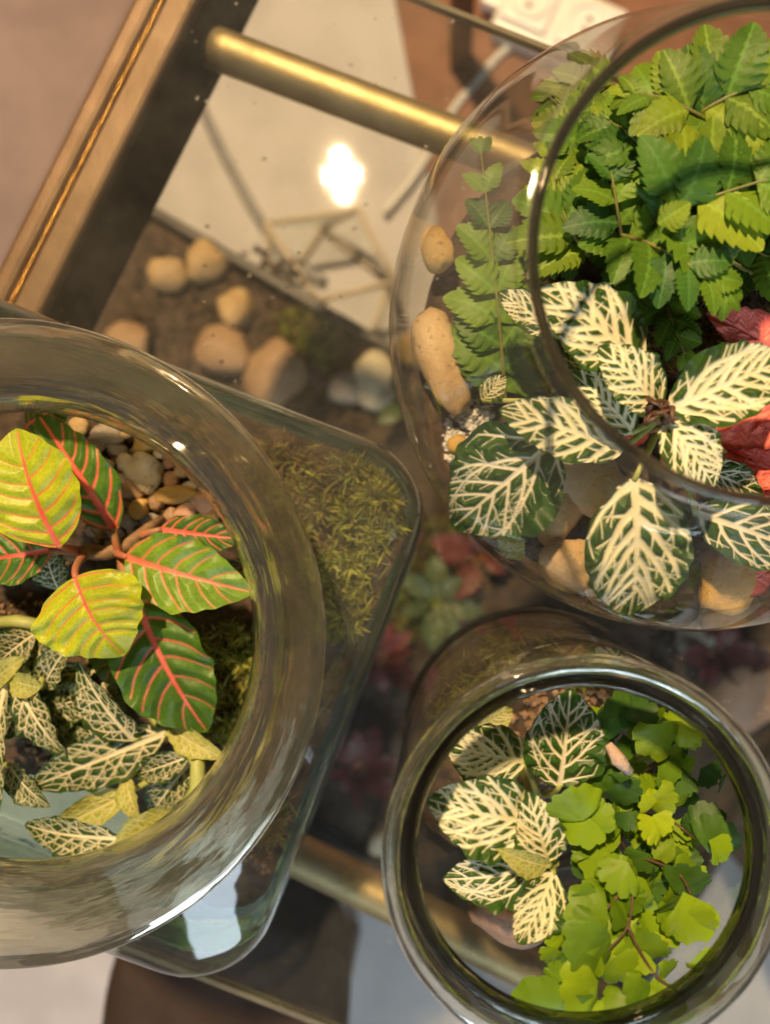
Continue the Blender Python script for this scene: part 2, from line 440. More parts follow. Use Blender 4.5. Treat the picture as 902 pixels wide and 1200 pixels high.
def moss_mat():
    m, nt, out = new_mat('moss')
    n = N(nt)
    r = n.attr('rnd')
    c = n.mix(n.ramp(r, 0.0, 0.6), (0.26, 0.16, 0.06), (0.22, 0.25, 0.035))
    c = n.mix(n.ramp(r, 0.6, 1.0), c, (0.46, 0.45, 0.08))
    p = n('ShaderNodeBsdfPrincipled', Base_Color=c, Roughness=0.7)
    t = n('ShaderNodeBsdfTranslucent', Color=c)
    mx = n('ShaderNodeMixShader', i0=0.3, i1=p.outputs[0], i2=t.outputs[0])
    nt.links.new(mx.outputs[0], out.inputs[0])
    return m
M['moss'] = moss_mat()

# ------------------------------------------------------------------ the setting
FLOOR = -0.46
V, Fc = [(-4, -4, FLOOR), (4, -4, FLOOR), (4, 4, FLOOR), (-4, 4, FLOOR)], [(0, 1, 2, 3)]
structure(mesh_obj('floor', V, Fc, M['floor'], smooth=False), 'pale matt floor under the glass table')

def quad_slab(name, corners, z0, z1, mat, parent=None):
    V = [(c[0], c[1], z) for z in (z0, z1) for c in corners]
    n = len(corners)
    Fc = [tuple(reversed(range(n))), tuple(range(n, 2 * n))] + [(i, (i + 1) % n, n + (i + 1) % n, n + i) for i in range(n)]
    return mesh_obj(name, V, Fc, mat, parent, smooth=False)

zr = FLOOR + 0.006
rug = quad_slab('rug', [P(520, 300, zr), P(1500, 700, zr), P(1600, -400, zr), P(405, -300, zr)], FLOOR + 0.001, zr, M['rug'])
tag(bevel(rug, 0.002), 'reddish brown rug on the floor behind the glass table', 'rug')

# ------------------------------------------------------------------ glass table with brass frame
TH = 0.004
ang = math.radians(-21.5)
A = Vector((math.cos(ang), math.sin(ang), 0))
B = Vector((-math.sin(ang), math.cos(ang), 0))
rail_a = P(153, 0, -0.006)          # outer top edge of the side rail
rail_b = P(0, 306, -0.006)
RD = (rail_b - rail_a).normalized()              # along the rail, towards the front
RN = Vector((-RD.y, RD.x, 0))                    # across the rail, into the table
if RN.x < 0: RN = -RN
table = empty('glass_table', P(480, 560, FLOOR), 'low glass-topped table with brass rails and rods carrying the jars', 'table')

so = -rail_a.dot(RN) * ((CAM_H - FLOOR - .03) / (CAM_H + .006) - 1) - .004
lw = [rail_a - RN * so - RD * .6, rail_a - RN * so + RD * .6, rail_a - RN * .8 + RD * .6, rail_a - RN * .8 - RD * .6]
structure(bevel(quad_slab('plaster_step', lw, FLOOR, FLOOR + .03, M['plaster']), .006), 'mauve brown plastered step alongside the table rail')

def isect(p, d, q, e):
    den = d.x * e.y - d.y * e.x
    t = ((q.x - p.x) * e.y - (q.y - p.y) * e.x) / den
    return Vector((p.x + d.x * t, p.y + d.y * t, 0))
back0, front0 = P(585, 37, 0), P(298, 1167, 0)
far = A * 0.36
left_line = P(160, 0, 0)
gl = [isect(front0, A, left_line, RD), None, None, isect(back0, A, left_line, RD)]
gl[1] = isect(front0, A, far, B)
gl[2] = isect(back0, A, far, B)
pane = quad_slab('glass_top', gl, -TH, 0, M['table_glass'], table)
bevel(pane, 0.0012, 2)

M['pane_edge'] = thick_glass('pane_edge', (0.62, 0.60, 0.48), rough=0.15, clear=0.2, film=0.12)
for (i, j) in ((2, 3), (0, 1)):
    e_ = (gl[j] - gl[i]).normalized()
    o_ = Vector((e_.y, -e_.x, 0))
    if o_.dot((gl[0] + gl[2]) * .5 - gl[i]) > 0: o_ = -o_
    quad_slab('polished_edge', [gl[i] + o_ * .0003, gl[j] + o_ * .0003, gl[j] + o_ * .0024, gl[i] + o_ * .0024], -TH + .0002, -.0002, M['pane_edge'], table)

def rail(name, origin, d, nrm, l0, l1, prof, mat, parent):
    V, Fc = [], []
    m = len(prof)
    for t in (l0, l1):
        for (a, z) in prof:
            p = origin + d * t + nrm * a
            V.append((p.x, p.y, z))
    for i in range(m):
        j = (i + 1) % m
        Fc.append((i, j, m + j, m + i))
    Fc += [tuple(reversed(range(m))), tuple(range(m, 2 * m))]
    return mesh_obj(name, V, Fc, mat, parent, smooth=False)

RT = -0.0055
RW = 0.0245
prof = [(0.000, RT - 0.034), (0.000, RT - 0.003), (0.0012, RT - 0.0008), (0.003, RT), (0.0088, RT), (0.0098, RT - 0.0012), (0.0102, RT - 0.0035),
        (0.0128, RT - 0.0035), (0.0132, RT - 0.0012), (0.0140, RT), (RW - 0.0022, RT), (RW - 0.0008, RT - 0.0006), (RW, RT - 0.002), (RW, RT - 0.036)]
side_rail = rail('side_rail', rail_a, RD, RN, -0.35, 0.42, prof, M['bronze'], table)
rail('rail_shade_strip', rail_a, RD, RN, -0.349, 0.419, [(RW + .0003, RT - .0025), (RW + .0016, RT - .0025), (RW + .0016, RT - .0395), (RW + .0003, RT - .0395)], M['rail_shade'], table)  # added dark strip standing in for shade on the inner face
bead = []
r0 = random.Random(5)
for i in range(90):
    t = -0.1 + 0.30 * i / 89
    p = rail_a + RD * t + RN * 0.0115
    bead.append((p.x, p.y, RT - 0.0014 + r0.uniform(-0.0001, 0.0002)))
b0 = tube('gold_bead', bead, [0.0013 * r0.uniform(0.8, 1.1) for _ in bead], M['gold'], side_rail, 8)
# rods
RZ = -0.026
def rod(p0, p1, r, ext0, ext1):
    d = (p1 - p0).normalized()
    a, b = p0 - d * ext0, p1 + d * ext1
    return tube('cross_rod', [a + (b - a) * t for t in (0, .02, .5, .98, 1)], r, M['brass_rod'], table, 24)
rod(P(262, 60, RZ), P(575, 178, RZ), 0.0088, 0.006, 0.30)
rod(P(352, 1003, RZ), P(452, 1052, RZ), 0.0092, 0.14, 0.32)
for t in (-0.30, 0.40):
    p = rail_a + RD * t + RN * 0.012
    V, Fc = box_data(p.x - 0.011, p.x + 0.011, p.y - 0.011, p.y + 0.011, FLOOR + 0.0005, RT - 0.034)
    bevel(mesh_obj('leg', V, Fc, M['bronze'], table, smooth=False), 0.002)
for p in (isect(P(262, 60, RZ), A, far, B), isect(P(352, 1003, RZ), A, far, B)):
    V, Fc = box_data(p.x - 0.025, p.x - 0.003, p.y - 0.011, p.y + 0.011, FLOOR + 0.0005, -TH - 0.001)
    bevel(mesh_obj('leg', V, Fc, M['bronze'], table, smooth=False), 0.002)

# ------------------------------------------------------------------ square jar, bowl, cylinder jar
JC = Vector((-0.1304, -0.0314, 0))
JR = math.radians(-21)
HU, HV, CR = 0.1020, 0.0975, 0.028
def rrect(a, hu, hv, cr):
    """radius of a rounded rectangle in direction a"""
    c, s = abs(math.cos(a)), abs(math.sin(a))
    lo, hi = 0.0, 0.25
    for _ in range(26):
        r = 0.5 * (lo + hi)
        qx, qy = r * c - (hu - cr), r * s - (hv - cr)
        d = math.hypot(max(qx, 0), max(qy, 0)) + min(max(qx, qy), 0) - cr
        if d < 0: lo = r
        else: hi = r
    return lo
NA = 160
angs = [2 * PI * k / NA for k in range(NA)]
RR = [rrect(a, HU, HV, CR) for a in angs]
def jar_ring(z, scale, blend, r):
    out = []
    for a, rr in zip(angs, RR):
        q = (1 - blend) * rr * scale + blend * r
        x, y = q * math.cos(a), q * math.sin(a)
        out.append((JC.x + x * math.cos(JR) - y * math.sin(JR), JC.y + x * math.sin(JR) + y * math.cos(JR), z))
    return out
def rings_mesh(rings, close=False, cap0=False, cap1=False):
    V = [p for r in rings for p in r]
    Fc = []
    n = len(rings[0])
    m = len(rings)
    for i in range(m if close else m - 1):
        j = (i + 1) % m
        for k in range(n):
            Fc.append((i * n + k, i * n + (k + 1) % n, j * n + (k + 1) % n, j * n + k))
    if cap0: Fc.append(tuple(reversed(range(n))))
    if cap1: Fc.append(tuple(range((m - 1) * n, m * n)))
    return V, Fc

sq = empty('square_jar', JC, 'big square clear glass jar with thick flared round mouth', 'glass jar', rz=JR)
lv = smooth_profile([(0.012, 1.0, 0.0), (0.030, 1.0, 0.0), (0.046, 0.998, 0.0), (0.054, 0.975, 0.04), (0.060, 0.93, 0.20), (0.0645, 0.9, 0.55), (0.067, 0.9, 1.0)], sub=4)
V, Fc = rings_mesh([jar_ring(z, s, b, 0.0745) for (z, s, b) in lv])
mesh_obj('jar_body', V, Fc, M['jar_glass'], sq)
lv = smooth_profile([(0.0005, 0.93, 0), (0.0015, 0.965, 0), (0.006, 0.992, 0), (0.014, 0.9985, 0), (0.030, 0.9985, 0), (0.034, 0.990, 0), (0.030, 0.965, 0), (0.016, 0.950, 0), (0.0095, 0.925, 0), (0.0075, 0.88, 0)], sub=3)
V, Fc = rings_mesh([jar_ring(z, s, b, 0) for (z, s, b) in lv], cap0=True, cap1=True)
mesh_obj('jar_base', V, Fc, M['heel_glass'], sq)
rp = smooth_profile([(0.0705, 0.0665), (0.0708, 0.0715), (0.0745, 0.0785), (0.0820, 0.0838), (0.0890, 0.0858), (0.0940, 0.0852), (0.0952, 0.0830), (0.0930, 0.0808),
                     (0.0850, 0.0778), (0.0790, 0.0725), (0.0770, 0.0672), (0.0735, 0.0650)], closed=True, sub=4)
V, Fc = lathe_data(rp, (JC.x, JC.y, 0), 160, closed=True, wob=0.0012, seed=2)
mesh_obj('jar_rim', V, Fc, M['square_rim_glass'], sq)

BC = Vector((0.0726, 0.0614, 0))
BZ, BR = 0.0763, 0.0898
bowl = empty('fish_bowl', BC, 'round clear glass fish bowl planted with fern, cream fittonia and stones', 'glass bowl')
prof = []
a0, a1 = -58, 4
for i in range(49):
    a = math.radians(a0 + (a1 - a0) * i / 48)
    prof.append((BR * math.cos(a), BZ + BR * math.sin(a)))
prof = [(0.030, 0.0022), (0.040, 0.0012)] + [p for p in prof if p[1] > 0.003]
prof += smooth_profile([prof[-1], (0.0875, 0.0915), (0.0815, 0.1030), (0.0728, 0.1145), (0.0645, 0.1265), (0.0580, 0.1370), (0.0578, 0.1395), (0.0550, 0.1402)], sub=5)[1:]
V, Fc = lathe_data(prof, (BC.x, BC.y, 0), 160, wob=0.0008, seed=7, cap=True)
mesh_obj('bowl_body', V, Fc, M['bowl_glass'], bowl)
rp = smooth_profile([(0.0528, 0.1392), (0.0529, 0.1408), (0.0540, 0.1416), (0.0550, 0.1410), (0.0552, 0.1395), (0.0540, 0.1386)], closed=True, sub=4)
V, Fc = lathe_data(rp, (BC.x, BC.y, 0), 160, closed=True, wob=0.0008, seed=9)
mesh_obj('bowl_rim', V, Fc, M['grey_refract_glass'], bowl)
CC = Vector((0.0346, -0.0803, 0))
CRAD = 0.0508
cyl = empty('cylinder_jar', CC, 'upright clear glass cylinder jar holding maidenhair fern and cream fittonia', 'glass jar')
prof = smooth_profile([(0.0500, 0.0085), (CRAD, 0.0125), (CRAD, 0.05), (CRAD, 0.085), (0.0500, 0.098), (0.0485, 0.106)], sub=4)
V, Fc = lathe_data(prof, (CC.x, CC.y, 0), 128, wob=0.0008, seed=4)
mesh_obj('jar_wall', V, Fc, M['cyl_glass'], cyl)
bp = smooth_profile([(0.0440, 0.0012), (0.0475, 0.0006), (0.0508, 0.0022), (0.0522, 0.0055), (0.0512, 0.0090), (0.0503, 0.0125), (0.0490, 0.0125), (0.0480, 0.0095), (0.0460, 0.0065), (0.0440, 0.0052)], closed=True, sub=4)
V, Fc = lathe_data(bp, (CC.x, CC.y, 0), 128, closed=True, wob=0.0008, seed=4)
mesh_obj('jar_heel', V, Fc, M['dark_heel'], cyl)
V, Fc = lathe_data([(0.0438, 0.0030), (0.020, 0.0042), (0.0002, 0.0046)], (CC.x, CC.y, 0), 96)
mesh_obj('jar_base', V, Fc, M['cyl_glass'], cyl)
rp = smooth_profile([(0.0462, 0.1120), (0.0460, 0.1160), (0.0472, 0.1182), (0.0492, 0.1184), (0.0508, 0.1165), (0.0506, 0.1130), (0.0492, 0.1075), (0.0475, 0.1080)], closed=True, sub=4)
V, Fc = lathe_data(rp, (CC.x, CC.y, 0), 128, closed=True, wob=0.0008, seed=5)
mesh_obj('jar_rim', V, Fc, M['rim_glass'], cyl)
rp = smooth_profile([(0.0422, 0.1095), (0.0420, 0.1120), (0.0426, 0.1138), (0.0436, 0.1142), (0.0456, 0.1130), (0.0458, 0.1100), (0.0434, 0.1085)], closed=True, sub=4)
V, Fc = lathe_data(rp, (CC.x, CC.y, 0), 128, closed=True, wob=0.001, seed=6)
mesh_obj('inner_neck', V, Fc, M['dark_refract_glass'], cyl)

# ------------------------------------------------------------------ stones
from mathutils import noise as mnoise
import bmesh
def stone_mesh(seed, rough=0.25, sub=3, facet=False):
    bm = bmesh.new()
    bmesh.ops.create_icosphere(bm, subdivisions=sub, radius=1.0)
    off = Vector((seed * 7.13, seed * 3.7, seed * 1.9))
    for v in bm.verts:
        p = v.co.copy()
        k = 1 + rough * (mnoise.noise(p * 0.9 + off) * 1.1 + 0.35 * mnoise.noise(p * 2.2 + off) + 0.08 * mnoise.noise(p * 6 + off))
        if facet:
            q = max(abs(p.x), abs(p.y), abs(p.z))
            k *= 0.75 + 0.25 / (q + 0.25)
        v.co = p * k
    me = bpy.data.meshes.new('stone')
    bm.to_mesh(me)
    bm.free()
    me.polygons.foreach_set('use_smooth', [True] * len(me.polygons))
    return me
STONES = [stone_mesh(i, 0.28 + 0.04 * (i % 3), 3, i % 2 == 0) for i in range(9)]
PEBS = [stone_mesh(20 + i, 0.42, 3, True) for i in range(8)]
_cache = {}
def stone(name, pos, size, rot, mat, idx, small=False):
    key = (small, idx, mat)
    if key not in _cache:
        me = (PEBS if small else STONES)[idx].copy()
        me.materials.append(STONE[mat])
        _cache[key] = me
    o = bpy.data.objects.new(name, _cache[key])
    o.location = pos
    o.scale = size
    o.rotation_euler = rot
    return link(o)

# ------------------------------------------------------------------ soil beds
def soil_bed(name, rad, height, nr, na, to_world, label, cat):
    """height-field of soil on a polar grid: rad(angle)->outer radius, height(u,v)->z or None (bare)"""
    V, idx, Fc = [], {}, []
    for i in range(nr):
        for k in range(na):
            a = 2 * PI * k / na
            q = rad(a) * (0.004 + 0.996 * i / (nr - 1))
            u, v = q * math.cos(a), q * math.sin(a)
            h = height(u, v)
            if h is not None:
                idx[i, k] = len(V)
                w = to_world(u, v)
                V.append((w[0], w[1], h))
    for i in range(nr - 1):
        for k in range(na):
            q = [(i, k), (i + 1, k), (i + 1, (k + 1) % na), (i, (k + 1) % na)]
            if all(c in idx for c in q): Fc.append(tuple(idx[c] for c in q))
    o = mesh_obj(name, V, Fc, M['soil'])
    return tag(o, label, cat, kind='stuff')

def fbm(x, y, s, seed=0):
    return mnoise.fractal(Vector((x * s, y * s, seed * 3.3)), 1.0, 2.0, 4)

def jw(u, v): return (JC.x + u * math.cos(JR) - v * math.sin(JR), JC.y + u * math.sin(JR) + v * math.cos(JR))
def j_h(u, v):
    e = v + 0.067 + 0.010 * fbm(u, v, 40, 1) + 0.25 * max(0, u - 0.04) + (0.012 if u > 0.05 else 0)
    if e < -0.004: return None
    k = max(0, min(1, (e + 0.004) / 0.04))
    return 0.0085 + 0.019 * (k * (2 - k)) + 0.004 * fbm(u, v, 55, 2) * k + 0.0016 * fbm(u, v, 260, 3) * min(1, k * 3)
soil_bed('soil', lambda a: rrect(a, HU, HV, CR) - 0.0072, j_h, 90, 300, jw, 'dark loose soil filling the back of the square jar', 'soil')
def jar_soil(p):
    dx, dy = p[0] - JC.x, p[1] - JC.y
    h = j_h(dx * math.cos(-JR) - dy * math.sin(-JR), dx * math.sin(-JR) + dy * math.cos(-JR))
    return h if h is not None else 0.0085

BSZ = 0.046
BRAD = math.sqrt(BR ** 2 - (BZ - BSZ) ** 2) - 0.0025
def b_h(u, v):
    return BSZ + 0.004 * fbm(u, v, 30, 5) + 0.0022 * fbm(u, v, 140, 6) + 0.006 * max(0, (u + v)) / 0.08 - 0.0015
soil_bed('soil', lambda a: BRAD, b_h, 80, 260, lambda u, v: (BC.x + u, BC.y + v), 'dark rough soil bed inside the fish bowl', 'soil')

def c_h(u, v):
    e = (-u * 0.55 + v * 0.83) + 0.021 + 0.008 * fbm(u, v, 50, 8)
    if e < -0.003: return None
    k = max(0, min(1, (e + 0.003) / 0.03))
    return 0.0068 + 0.022 * k * (2 - k) + 0.003 * fbm(u, v, 90, 9) * k
soil_bed('soil', lambda a: CRAD - 0.0018, c_h, 60, 200, lambda u, v: (CC.x + u, CC.y + v), 'dark soil heaped on one side of the cylinder jar', 'soil')

# moss: many tiny leafy blades
def in_jar(p):
    dx, dy = p[0] - JC.x, p[1] - JC.y
    u, v = dx * math.cos(-JR) - dy * math.sin(-JR), dx * math.sin(-JR) + dy * math.cos(-JR)
    return math.hypot(u, v) < rrect(math.atan2(v, u), HU, HV, CR) - .010
def in_bowl(p): return math.hypot(p[0] - BC.x, p[1] - BC.y) < BRAD - .002
def in_cyl(p): return math.hypot(p[0] - CC.x, p[1] - CC.y) < CRAD - .006
def moss(name, spots, n, seed, label, zfun, hmin=0.003, hmax=0.008):
    r = random.Random(seed)
    V, Fc, At = [], [], []
    for _ in range(n):
        (x, y, rad, tone) = r.choice(spots)
        a, q = r.uniform(0, 2 * PI), rad * math.sqrt(r.random())
        px, py = x + q * math.cos(a), y + q * math.sin(a)
        z0 = zfun((px, py))
        if z0 is None: continue
        clump = 0.5 + 0.5 * fbm(px, py, 120, seed)
        if fbm(px, py, 70, seed + 5) < -0.12 and r.random() < 0.85: continue
        h = r.uniform(hmin, hmax) * (0.4 + clump)
        d = Vector((r.uniform(-1, 1), r.uniform(-1, 1), r.uniform(0.1, 1.0))).normalized()
        s = d.cross(Vector((r.uniform(-1, 1), r.uniform(-1, 1), 0.3))).normalized() * h * r.uniform(0.03, 0.09)
        b = Vector((px, py, z0 - 0.0005 + clump * 0.008))
        i = len(V)
        mid = b + d * h * 0.5 + Vector((0, 0, h * 0.1))
        V += [b - s * 0.6, b + s * 0.6, mid + s, mid - s, b + d * h]
        Fc += [(i, i + 1, i + 2, i + 3), (i + 3, i + 2, i + 4)]
        c = max(0, min(1, tone + r.gauss(0, 0.2)))
        At += [c] * 5
    return tag(mesh_obj(name, V, Fc, M['moss'], attrs={'rnd': At}, smooth=False), label, 'moss', kind='stuff')
def spot(px, py, z, rpx, tone):
    p = P(px, py, z)
    return (p.x, p.y, rpx * (CAM_H - z) / F, tone)
moss('moss', [spot(430, 600, .032, 40, .75), spot(400, 570, .032, 45, .45), spot(420, 660, .032, 40, .72), spot(395, 710, .032, 35, .6),
              spot(350, 560, .032, 50, .25), spot(330, 640, .032, 50, .35), spot(270, 770, .03, 40, .6), spot(265, 830, .03, 35, .55),
              spot(330, 940, .02, 30, .2), spot(450, 570, .032, 30, .5)], 24000, 3, 'green and brown moss heaped in the back corner of the square jar', lambda p: jar_soil(p) if in_jar(p) else None)
moss('moss', [spot(565, 765, .024, 40, .5), spot(620, 745, .024, 40, .35), spot(530, 810, .024, 30, .3), spot(680, 760, .024, 35, .6)], 5000, 6,
     'olive brown moss round the soil edge in the cylinder jar', lambda p: (c_h(p[0] - CC.x, p[1] - CC.y) or 0.007) if math.hypot(p[0] - CC.x, p[1] - CC.y) < CRAD - .005 else None, 0.003, 0.007)
moss('moss', [spot(870, 345, .055, 60, .15), spot(840, 330, .055, 40, .2), spot(800, 400, .05, 60, .3), spot(600, 620, .05, 25, .5)], 3500, 4,
     'brown dry moss on the soil below the fern in the bowl', lambda p: b_h(p[0] - BC.x, p[1] - BC.y), 0.003, 0.007)

# gravel in the square jar
grav = [(172, 553, 21, 20, 'cream'), (203, 579, 23, 11, 'gold'), (163, 595, 11, 11, 'gold'), (148, 541, 12, 10, 'cream'), (168, 522, 13, 10, 'gold'), (189, 531, 8, 6, 'cream'),
        (130, 508, 20, 14, 'grey'), (137, 526, 12, 7, 'grey'), (200, 540, 10, 8, 'pink'), (213, 551, 9, 9, 'cream'), (201, 561, 10, 9, 'pink'), (222, 570, 9, 6, 'white'),
        (182, 588, 9, 10, 'brown'), (155, 573, 14, 12, 'brown'), (218, 600, 13, 12, 'pink'), (241, 588, 13, 13, 'pink'), (230, 560, 8, 9, 'tan'), (142, 562, 9, 8, 'grey'),
        (236, 572, 7, 6, 'grey'), (120, 545, 12, 10, 'tan'), (118, 600, 10, 9, 'pink'), (122, 616, 11, 9, 'brown'), (200, 604, 9, 9, 'brown'), (226, 585, 8, 7, 'cream'),
        (246, 610, 12, 10, 'tan'), (260, 596, 12, 10, 'pink'), (150, 503, 11, 9, 'tan'), (112, 520, 12, 10, 'brown'), (150, 611, 9, 8, 'grey'), (175, 610, 10, 8, 'grey'),
        (178, 507, 10, 8, 'grey'), (205, 522, 9, 8, 'brown'), (95, 500, 12, 10, 'tan'), (100, 535, 12, 10, 'cream'), (232, 540, 11, 9, 'tan'), (250, 566, 11, 10, 'grey')]
rp_ = random.Random(11)
for i, (px, py, a, b, m) in enumerate(grav):
    z = 0.0335
    d = (CAM_H - z) / F
    a, b = a * 1.08, b * 1.08
    o = stone('pebble', P(px, py, z + 0.002 * (i < 6)), (a * d, b * d, min(a, b) * d * 0.75), (rp_.uniform(-.15, .15), rp_.uniform(-.15, .15), rp_.uniform(-.3, .3)), m, i % 8, True)
    tone = {'cream': 'cream', 'gold': 'golden yellow', 'grey': 'grey', 'pink': 'pinkish', 'white': 'white', 'brown': 'brown', 'tan': 'tan'}[m]
    if i == 0: tag(o, 'largest pebble, rounded and cream, on the gravel heap in the square jar', 'pebble', 'gravel in the square jar')
    elif i == 1: tag(o, 'oblong golden yellow pebble next to the large cream one in the square jar', 'pebble', 'gravel in the square jar')
    else: tag(o, f'small {tone} pebble in the gravel heap in the square jar', 'pebble', f'small {tone} pebbles in the square jar')
# finer gravel below them
def crumbs(name, spots, n, seed, mat, zfun, smin, smax, label, cat, inside=None):
    r = random.Random(seed)
    V, Fc = [], []
    for _ in range(n):
        (x, y, rad, _t) = r.choice(spots)
        a, q = r.uniform(0, 2 * PI), rad * math.sqrt(r.random())
        c = Vector((x + q * math.cos(a), y + q * math.sin(a), 0))
        s = r.uniform(smin, smax)
        if inside is not None and not inside(c): continue
        c.z = zfun(c) + s * 0.3
        R = Matrix.Rotation(r.uniform(0, 6.28), 3, Vector((r.uniform(-1, 1), r.uniform(-1, 1), r.uniform(-1, 1))).normalized())
        i = len(V)
        for q in ((1, 0, 0), (-1, 0, 0), (0, 1, 0), (0, -1, 0), (0, 0, 1), (0, 0, -1)):
            V.append(c + R @ (Vector(q) * s * r.uniform(0.6, 1.1)))
        for f in ((0, 2, 4), (2, 1, 4), (1, 3, 4), (3, 0, 4), (2, 0, 5), (1, 2, 5), (3, 1, 5), (0, 3, 5)):
            Fc.append(tuple(i + k for k in f))
    return tag(mesh_obj(name, V, Fc, mat, smooth=False), label, cat, kind='stuff')
crumbs('fine_gravel', [spot(180, 560, .03, 80, 0), spot(150, 590, .03, 60, 0)], 450, 3, STONE['brown'], jar_soil, 0.0012, 0.0028, 'fine brown gravel under the pebbles in the square jar', 'gravel', in_jar)
crumbs('bark_chips', [spot(330, 960, .02, 60, 0), spot(300, 800, .03, 50, 0), spot(60, 760, .03, 80, 0), spot(80, 860, .02, 60, 0)], 700, 5, M['stem'], jar_soil, 0.0006, 0.0018, 'small brown bark crumbs on the soil of the square jar', 'bark', in_jar)
bh = lambda p: b_h(p[0] - BC.x, p[1] - BC.y)
crumbs('white_grit', [spot(545, 500, .05, 24, 0), spot(530, 520, .05, 18, 0), spot(505, 440, .05, 14, 0), spot(498, 370, .05, 12, 0), spot(560, 480, .05, 18, 0)], 300, 6, STONE['white'], bh, 0.0008, 0.0020,
       'sparkling white grit beside the tan stone at the bowl wall', 'grit', in_bowl)
crumbs('soil_crumbs', [spot(780, 420, .05, 230, 0), spot(640, 620, .05, 80, 0)], 1500, 8, M['soil'], bh, 0.0006, 0.002, 'dark soil crumbs scattered over the bowl bed', 'soil', in_bowl)

# bigger stones in the bowl
bs = [(517, 424, 30, 66, 20, 'tan', 0, 'tall smooth tan stone leaning against the bowl wall under the fern frond'),
      (655, 598, 27, 42, -25, 'tan', 1, 'oblong tan stone beside the large round green and white leaf'),
      (665, 662, 38, 35, 10, 'tan', 2, 'blocky tan stone by the bowl wall below the oblong tan one'),
      (690, 565, 40, 52, 40, 'cream', 3, 'pale cream stone lying behind the oblong tan stone in the bowl'),
      (850, 682, 34, 40, 0, 'gold', 4, 'barrel shaped honey coloured stone at the bowl wall'),
      (704, 697, 17, 14, 0, 'tan', 5, 'small tan stone wedged between the blocky stone and bowl wall'),
      (512, 292, 20, 26, 15, 'gold', 6, 'small golden stone at the bowl wall near the fern frond tip'),
      (536, 522, 12, 12, 0, 'gold', 7, 'tiny golden stone by the white grit in the bowl'),
      (720, 640, 30, 30, 0, 'brown', 8, 'dark brown stone half hidden under the hanging cream leaf')]
for (px, py, a, b, rz, m, i, lab) in bs:
    z = 0.054
    d = (CAM_H - z) / F
    p = P(px, py, z)
    o = stone('stone', p, (a * d, b * d, min(a, b) * d * 0.8), (0.05, 0.08, math.radians(rz)), m, i)
    tag(o, lab, 'stone', 'stones in the fish bowl')
r0 = random.Random(8)
pts = bez(P(560, 330, .056), P(568, 290, .058), P(583, 240, .060), 9)
o = tube('bark_piece', pts, [0.0035, 0.006, 0.0065, 0.0055, 0.006, 0.005, 0.0055, 0.0045, 0.002], M['bark'])
tag(o, 'pale pinkish piece of bark standing behind the fern frond in the bowl', 'bark')
o = stone('stone', P(592, 1078, .046), (0.014, 0.0075, 0.0065), (0.1, 0.1, -0.55), 'pink', 4)
tag(o, 'flat pinkish brown stone in the cylinder jar below the cream leaves', 'stone')
crumbs('gravel', [spot(600, 900, .028, 60, 0), spot(660, 830, .028, 50, 0)], 250, 9, STONE['brown'], lambda p: (c_h(p[0] - CC.x, p[1] - CC.y) or 0.007), 0.001, 0.0024,
       'brown gravel on the soil in the cylinder jar', 'gravel', in_cyl)

